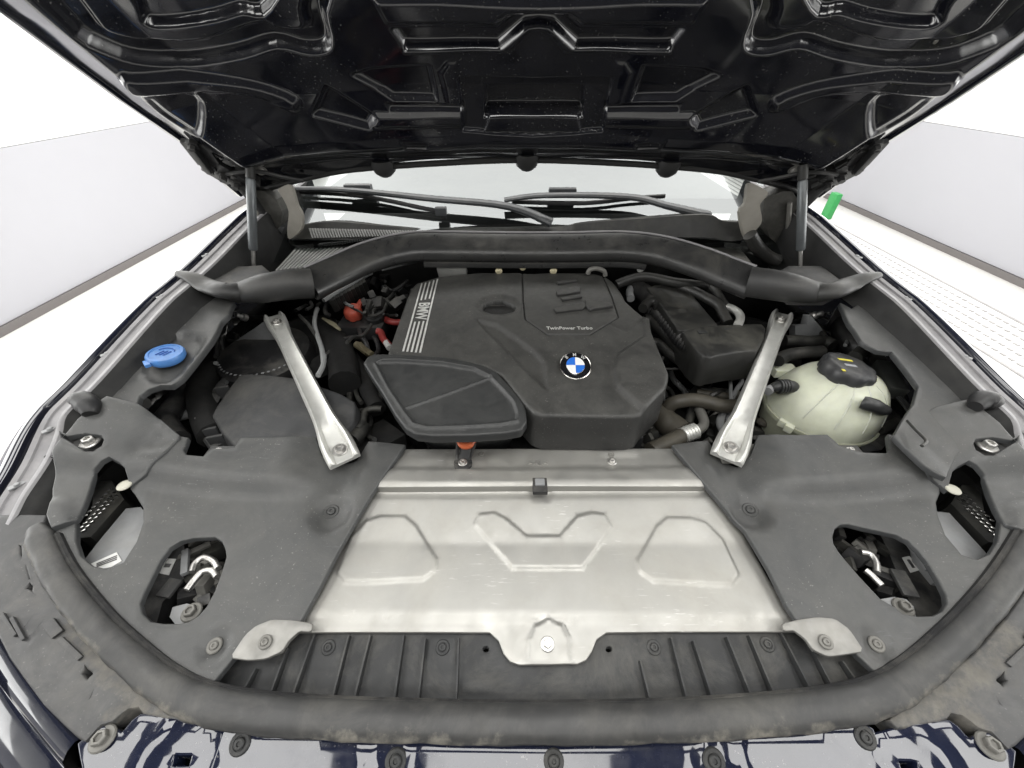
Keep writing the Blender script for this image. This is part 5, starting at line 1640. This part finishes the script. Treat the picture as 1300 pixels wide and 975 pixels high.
zp(d3([(215, 210), (190, 260), (200, 320)]), 0.99, 0.010, M_lamp, 'hose_clamp', None)
zp(c6([(480, 250), (520, 270), (560, 300), (570, 330)]), 0.985, 0.026, M_black)
zp(d4([(285, 470), (340, 410), (420, 385), (520, 375), (640, 395), (760, 425), (900, 425)]), [0.87, 0.89, 0.90, 0.90, 0.90, 0.90, 0.90], 0.0155, M_hoseb, lab='brownish rubber hose below the right strut brace')
zp(d4([(240, 490), (300, 560), (360, 600), (420, 650)]), 0.86, 0.028, M_hoseb)
zp(d4([(170, 800), (280, 750), (380, 700), (440, 665)]), 0.875, 0.018, M_hoseb, 'pipe_hose')
zp(d4([(425, 672), (480, 650), (535, 632)]), 0.878, 0.0175, M_brace, 'pipe_ferrule', 'ribbed silver ferrule joining hose and pipe', 0.0018, 5)
zp(d4([(530, 635), (590, 605), (610, 560), (590, 500), (570, 450)]), 0.88, 0.0105, M_dsteel, 'metal_pipe')
zp(d4([(470, 580), (500, 500), (540, 300), (640, 300), (820, 320)]), 0.86, 0.010, M_dirtyblk, 'bracket_tube')
zp(d4([(545, 310), (700, 335), (810, 345), (900, 330)]), 0.87, 0.009, M_hoseb, 'bracket_tube')
zp(d4([(825, 180), (830, 280), (835, 400)]), 0.90, 0.004, M_wire, 'wire')
zp(d4([(845, 355), (885, 280), (920, 220), (890, 180)]), 0.90, 0.005, M_lamp, 'wire')
zp(d4([(770, 480), (740, 560), (770, 630), (800, 600)]), 0.87, 0.008, M_lamp, 'metal_bracket')
zp(d4([(830, 490), (820, 540), (850, 560)]), 0.87, 0.008, M_lamp, 'metal_bracket')
cl = MB()
for k in range(26):
    a, b_ = random.uniform(90, 270), random.uniform(600, 780)
    q = pz(*d4([(a, b_)])[0], random.uniform(0.80, 0.86))
    v, f = box(random.uniform(.008, .025), random.uniform(.008, .025), random.uniform(.01, .03), 0.002)
    cl.add(xf(v, q, (random.uniform(-.5, .5), random.uniform(-.5, .5), 1), random.random() * 3), f)
for k in range(26):
    a, b_ = random.uniform(640, 1100), random.uniform(460, 720)
    q = pz(*d4([(a, b_)])[0], random.uniform(0.78, 0.84))
    v, f = box(random.uniform(.008, .03), random.uniform(.008, .03), random.uniform(.01, .03), 0.002)
    cl.add(xf(v, q, (random.uniform(-.5, .5), random.uniform(-.5, .5), 1), random.random() * 3), f)
tag(cl.build('pump_fittings', M_dirtyblk, car, 'grimy small fittings low down beside the engine'), kind='stuff')
v, f = box(0.14, 0.02, 0.04, 0.004); part('front_bracket', xf(v, pz(770, 560, 0.875), (0, 0, 1)), f, M_black, car)

# left low area between filter box and intake box
zp(d2([(1090, 720), (1120, 680), (1130, 620), (1170, 600), (1230, 600)]), 0.90, 0.007, M_dirtyblk, 'wire')
zp(d2([(1060, 780), (1100, 740), (1120, 700)]), 0.89, 0.015, M_dirtyblk, 'plug')
zp(d2([(1050, 300), (1120, 400), (1160, 520), (1200, 600)]), 0.88, 0.02, M_dark)
zp(d2([(1080, 220), (1110, 240), (1150, 270)]), 0.93, 0.009, mat('brass', (0.3, 0.25, 0.14)), 'fitting')
zp(d2([(900, 130), (960, 220), (1000, 330), (1010, 450)]), 0.91, 0.035, M_dark, 'intake_duct', 'grimy black duct between filter box and engine')

# ---------------------------------------------------------------- coolant tank
tc = pz(1043, 516, 0.905)
tank_rings = []
NA = 44
def tankr(t):
    return 1.0
prof = [(0.30, 0.090), (0.42, 0.088), (0.60, 0.079), (0.76, 0.064), (0.89, 0.043), (0.965, 0.019), (1.0, 0.0), (1.0, -0.006)]
RX, RYY = 0.103, 0.100
def tring(sc, dz, shiftx=0.0):
    return [tc + Vector((shiftx + math.cos(a) * RX * sc * (1 + 0.03 * math.cos(2 * a)), math.sin(a) * RYY * sc, dz)) for a in [2 * math.pi * k / NA for k in range(NA)]]
rings = [tring(sc, dz, 0.018 * max(0, dz) / 0.1) for sc, dz in prof]
tank = part('coolant_tank', *loft(rings), M_tank, car, 'cream translucent coolant tank with a black screw cap')
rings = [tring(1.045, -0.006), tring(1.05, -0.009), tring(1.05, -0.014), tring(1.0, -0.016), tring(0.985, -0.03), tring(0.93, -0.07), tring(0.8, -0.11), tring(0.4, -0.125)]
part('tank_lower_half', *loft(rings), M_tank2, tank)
for k in range(4):
    a = R(215 + 30 * k)
    pts = []
    for sc, dz in prof[1:6]:
        pts.append(tc + Vector((0.018 * dz / 0.1 + math.cos(a) * RX * sc * (1 + 0.03 * math.cos(2 * a)), math.sin(a) * RYY * sc, dz - 0.0005)))
    part('tank_rib', *tube(pts, 0.0012, 6, 3), M_tank, tank)
capn = Vector((0.16, 0.02, 1)).normalized()
cp = pz(1072, 474, 0.990)
cm = MB(); cm.add(*lathe([(0, -0.012), (0.046, -0.012), (0.050, -0.008), (0.051, 0.014), (0.047, 0.022), (0.040, 0.0245), (0.030, 0.0245), (0.0, 0.0245)], 64, 8, 0.07))
tcap = place('tank_cap', cm.mesh('tank_cap', mat('cap_black', (0.03, 0.031, 0.034), 0.45, dust=0.25, dscale=20), 50), cp, capn, 0.96, 0.2, tank, 'black lobed coolant cap with yellow markings')
nk = MB(); nk.add(*lathe([(0, -0.05), (0.040, -0.05), (0.042, -0.012), (0, -0.012)], 32))
place('tank_neck', nk.mesh('tank_neck', M_tank), cp, capn, 1.0, 0, tank)
for (a, b, w_, h_, m_) in ((1073, 457, 0.030, 0.0055, M_yellow), (1071, 470, 0.006, 0.006, M_yellow), (1080, 464, 0.024, 0.007, mat('cap_text', (0.35, 0.36, 0.38), 0.5))):
    q = cp + capn * 0.0236
    d_ = ray(a, b); t_ = (q - CAM).dot(capn) / d_.dot(capn); q = CAM + d_ * t_
    v, f = box(w_, h_, 0.0012); place('cap_print', mesh('cap_print', v, f, m_), q + capn * 0.0002, capn, 1.0, 0.0, tank)
q = on(1060, 491, zt(0.985)); v, f = lathe([(0, 0), (0.005, 0), (0.004, 0.002), (0, 0.002)], 14)
part('tank_mark', xf(v, tc + Vector((0.012, -0.060, 0.0695)), (0.05, -0.6, 0.8)), f, M_yellow, tank)
# fittings
def fit(pts, zs, rr_, name, lab):
    w_ = [pz(a, b, z_) for (a, b), z_ in zip(pts, zs)]
    o = part(name, *tube(w_, rr_, 14, 3), M_duct, tank, lab)
    return o
fit(d5([(250, 570), (235, 570), (180, 565), (130, 572), (105, 585)]), [0.955, 0.956, 0.957, 0.955, 0.95], [0.010, 0.013, 0.0135, 0.011, 0.009], 'hose_connector', 'ribbed grey hose connector on the left of the tank')
fit(d5([(690, 670), (720, 680), (770, 695), (810, 715), (840, 722)]), [0.985, 0.985, 0.980, 0.972, 0.965], [0.012, 0.0135, 0.0135, 0.012, 0.010], 'hose_connector', 'black hose elbow on the right of the tank')
for a, b in d5([(150, 568), (168, 568), (186, 568), (204, 568)]):
    w_ = [pz(a - 1.2, b, 0.957), pz(a + 1.2, b, 0.957)]
    part('connector_ring', *tube(w_, 0.0152, 16, 1), M_duct, tank)
zp(d5([(75, 600), (90, 585), (115, 582)]), 0.95, 0.009, M_lamp, 'nipple')
for pts in ([(165, 815), (195, 775)], [(205, 850), (240, 800)]):
    A_, B_ = [pz(a, b, 0.895) for a, b in d5(pts)]
    part('tank_clip', *beam(A_, B_, 0.016, 0.016, 0.003), M_tank, tank)
# sensor block and cables in the recess
A_, B_ = pz(*d5([(815, 430)])[0], 0.975), pz(*d5([(910, 620)])[0], 0.965)
part('sensor_block', *beam(A_, B_, 0.034, 0.03, 0.005), mat('sensor_black', (0.03, 0.032, 0.03), 0.4, dust=0.2), car)
for k in range(3):
    zp([(a + 2.4 * k, b - k * 0.6) for a, b in d5([(920, 640), (960, 690), (1000, 750), (985, 790)])], 0.96, 0.003, M_duct, 'sensor_wire')
zp(d5([(985, 790), (1040, 850), (1100, 910), (1105, 935), (1080, 955)]), 1.003, 0.0025, M_hose, 'sensor_wire')
zp(d5([(640, 380), (720, 320), (760, 330), (790, 390)]), 0.985, 0.014, M_dirtyblk, 'sensor_plug')
zp(d5([(800, 850), (860, 830), (920, 800)]), 0.905, 0.010, M_dirtyblk, 'recess_bracket')
zp(d5([(140, 400), (200, 365), (290, 350), (360, 345), (430, 340)]), 0.96, 0.014, M_hose, lab='black hose behind the coolant tank')
zp(d5([(180, 270), (260, 270), (350, 275), (440, 270), (500, 300)]), 0.955, 0.014, M_dirtyblk)
zp(d5([(370, 130), (420, 200), (450, 250)]), 0.965, 0.007, M_dirtyblk, 'wire')
zp(d5([(480, 130), (560, 160), (600, 240), (650, 300), (700, 320)]), 0.95, 0.03, M_black, 'wheelhouse_duct')
zp(d5([(620, 215), (600, 260), (580, 300)]), 0.96, 0.004, M_wire, 'wire')
v, f = box(0.05, 0.03, 0.02, 0.004); part('tank_foot', xf(v, pz(*d5([(175, 465)])[0], 0.93), (0, 0, 1)), f, M_tank, tank)

# ---------------------------------------------------------------- what shows through the shroud openings
for sg, side in ((-1, 'left'), (1, 'right')):
    dc = d6 if sg < 0 else d7
    Z0 = 0.80
    DZ = 0.035
    def zq(pts, z_): return [pz(a, b, z_ + DZ) for a, b in dc(pts)]
    if sg < 0:
        wall = [(60, 700), (260, 300), (480, 160), (480, 480), (300, 680), (240, 900), (120, 900)]
        lab_ = [(268, 440), (330, 318), (412, 322), (352, 455)]
        hoops = [[(545, 430), (570, 360), (640, 310), (720, 340), (760, 400)], [(500, 580), (560, 500), (630, 430), (710, 420), (750, 470)]]
        strap = [(300, 640), (420, 490)]
        bar1 = [(485, 450), (495, 250)]
        disc = (545, 765); blk = [(385, 720), (500, 690), (600, 710), (610, 800), (530, 860), (420, 880), (360, 800)]
    else:
        wall = [(480, 140), (660, 180), (900, 380), (1100, 780), (980, 900), (800, 860), (700, 640), (560, 300)]
        lab_ = [(685, 375), (745, 362), (825, 480), (755, 500)]
        hoops = [[(340, 330), (420, 350), (470, 420), (475, 500)], [(380, 480), (430, 520), (470, 560), (515, 605)]]
        strap = [(640, 480), (760, 700)]
        bar1 = [(740, 250), (910, 480)]
        disc = (690, 790); blk = [(500, 720), (620, 700), (720, 720), (780, 780), (800, 870), (680, 870), (560, 780)]
    w_ = zq(wall, Z0)
    sd = part('headlamp_wall', *prism([(p.x, p.y) for p in w_], 0.80 + DZ, 0.70), M_black, car, 'black inner %s headlamp housing below the oval opening' % side)
    w_ = zq(lab_, 0.8015); n = len(w_)
    lb = part('sticker', *prism([(p.x, p.y) for p in w_], 0.8016 + DZ, 0.8005 + DZ), M_label, sd)
    c_ = sum(w_, Vector()) / 4; ex = (w_[2] - w_[1]); ey = (w_[0] - w_[1])
    for k in range(2):
        part('sticker_print', *beam(c_ + ey * (0.12 * k - 0.1) - ex * 0.28 + Vector((0, 0, 0.0008)), c_ + ey * (0.12 * k - 0.1) + ex * 0.28 + Vector((0, 0, 0.0008)), 0.003, 0.0008), M_ink, sd)
    for h_ in hoops:
        part('cable_hoop', *tube([p for p in zq(h_, 0.835)], 0.0048, 12, 6), M_steel, sd)
    A_, B_ = zq(strap, 0.812); part('strap', *beam(A_, B_, 0.022, 0.006, 0.002), M_rail, sd)
    A_, B_ = zq(bar1, 0.82); part('guide_bar', *beam(A_, B_, 0.010, 0.008, 0.002), M_lamp, sd)
    w_ = zq(blk, 0.815)
    jb = part('adjuster_block', *prism([(p.x, p.y) for p in w_], 0.815 + DZ, 0.76), M_lamp, car)
    p_ = zq([disc], 0.8155)[0]; place('screw', ME_dbolt, p_, (0, 0, 1), 0.014, 0.2, jb)
    for k in range(34):
        a, b_ = (random.uniform(450, 800), random.uniform(150, 700)) if sg < 0 else (random.uniform(110, 620), random.uniform(110, 700))
        q = pz(*dc([(a, b_)])[0], random.uniform(0.79, 0.84))
        v, f = box(random.uniform(.006, .03), random.uniform(.006, .03), random.uniform(.01, .03), 0.002)
        part('mechanism_piece', xf(v, q, (random.uniform(-.5, .5), random.uniform(-.5, .5), 1), random.random() * 3), f, random.choice([M_black, M_black, M_dirtyblk, M_dsteel, M_muddy]), sd)
    # vent opening: lamp back with bright reflector dots, grey housing and label
    ec_ = (lambda pts: e5(pts)) if sg < 0 else None
    def vz(pts, z_):
        w = [pz(a, b, z_) for a, b in e5(pts)]
        return w if sg < 0 else [Vector((-p.x, p.y, p.z)) for p in w]
    w_ = vz([(150, 830), (250, 700), (440, 470), (540, 460), (590, 520), (580, 700), (450, 860), (280, 900), (180, 870)], 0.882)
    if sg > 0: w_ = w_[::-1]
    lh = part('headlamp_back', *prism([(p.x, p.y) for p in w_], 0.885, 0.80), M_lamp, car, 'grey %s headlamp back seen through the round opening' % side)
    w_ = vz([(180, 850), (370, 765), (405, 825), (330, 868), (240, 885)], 0.886)
    if sg > 0: w_ = w_[::-1]
    part('sticker', *prism([(p.x, p.y) for p in w_], 0.8868, 0.8845), M_label, lh)
    for k in range(3):
        A_, B_ = vz([(230, 855 - 0 + 10 * k - 12), (370, 795 + 12 * k - 8)], 0.8875)
        part('sticker_print', *beam(A_, B_, 0.0018, 0.0006), M_ink, lh)
    w_ = vz([(95, 640), (200, 480), (210, 280), (330, 270), (420, 400), (190, 660), (110, 665)], 0.893)
    if sg > 0: w_ = w_[::-1]
    rl = part('heat_sink', *prism([(p.x, p.y) for p in w_], 0.893, 0.82), M_dirtyblk, car, 'dark %s lamp heat sink with rows of bright pins' % side)
    for row in range(3):
        for k in range(9):
            t = k / 8
            a = 140 + 225 * t - row * 26 + (12 if row else 0); b_ = 615 - 235 * t - row * 22
            if row == 2 and k in (0, 1): continue
            q = vz([(a, b_)], 0.8945)[0]
            v, f = box(0.0060, 0.0042, 0.003, 0.0008)
            place('pin', mesh('pin', v, f, M_clearl), q, (0, 0, 1), 1, 0.7 * (-sg), rl)
    q = vz([(448, 330)], 0.93)[0]; q.z = at_z(zsh, q.x, q.y) + 0.002
    place('push_clip', MB().add(*lathe([(0, 0), (1, 0), (1, 0.15), (0.85, 0.28), (0.3, 0.32), (0, 0.25)], 22)).mesh('push_clip', mat('cream_plastic', (0.46, 0.45, 0.38), 0.45, dust=0.2)), q, (0, 0, 1), 0.0105, 0, SHL if sg < 0 else SHR, 'cream plastic push clip')

# ---------------------------------------------------------------- more hoses and wiring in the gaps
def wires(dc, x0, x1, y0, y1, z0, z1, n_, rr_, mats_, seed, L=140):
    rs = random.Random(seed)
    for k in range(n_):
        a, b_ = rs.uniform(x0, x1), rs.uniform(y0, y1)
        th = rs.uniform(0, 6.28); pts = []
        for j in range(5):
            pts.append((a, b_)); th += rs.uniform(-0.9, 0.9)
            a = min(x1, max(x0, a + math.cos(th) * L * 0.3)); b_ = min(y1, max(y0, b_ + math.sin(th) * L * 0.3))
        zz_ = rs.uniform(z0, z1)
        part('wire', *tube([pz(*q_, zz_ + rs.uniform(-0.012, 0.012)) for q_ in dc(pts)], rs.choice(rr_), 8, 4), rs.choice(mats_), car)
wires(d1, 230, 860, 180, 560, 0.955, 0.99, 16, (0.003, 0.004, 0.006), (M_hose, M_black, M_dirtyblk, M_wire), 3, 260)
wires(d1, 180, 700, 600, 950, 0.90, 0.94, 9, (0.004, 0.006, 0.008), (M_hose, M_black, M_dirtyblk), 4, 260)
wires(d4, 280, 900, 130, 420, 0.84, 0.87, 10, (0.003, 0.005, 0.007), (M_hose, M_black, M_dirtyblk, M_wire), 5, 220)
wires(d4, 300, 760, 440, 760, 0.80, 0.84, 9, (0.003, 0.005, 0.007), (M_hose, M_dirtyblk, M_dsteel), 6, 200)
wires(d4, 950, 1130, 330, 700, 0.84, 0.87, 6, (0.003, 0.005, 0.009), (M_hose, M_dirtyblk, M_hoseb), 7, 160)
wires(d3, 330, 900, 560, 900, 0.90, 0.93, 7, (0.003, 0.005), (M_hose, M_black), 8, 260)
wires(d2, 250, 520, 60, 330, 0.90, 0.94, 7, (0.003, 0.005), (M_hose, M_dirtyblk, M_wire), 9, 200)
wires(d2, 1040, 1220, 480, 780, 0.86, 0.89, 8, (0.003, 0.005, 0.007), (M_hose, M_dirtyblk), 10, 160)
wires(d5, 180, 620, 90, 330, 0.92, 0.95, 8, (0.003, 0.005, 0.008), (M_hose, M_dirtyblk, M_black), 11, 200)
for pts, z_ in (((790, 600), 1.002), ((1000, 570), 1.002), ((1180, 560), 1.002), ((560, 330), 1.004)):
    q = pz(*d3([pts])[0], z_)
    v, f = box(0.022, 0.012, 0.006, 0.002); part('housing_catch', xf(v, q, (0, 0, 1), 0.1), f, M_duct, hs_ if pts[1] > 500 else eh)
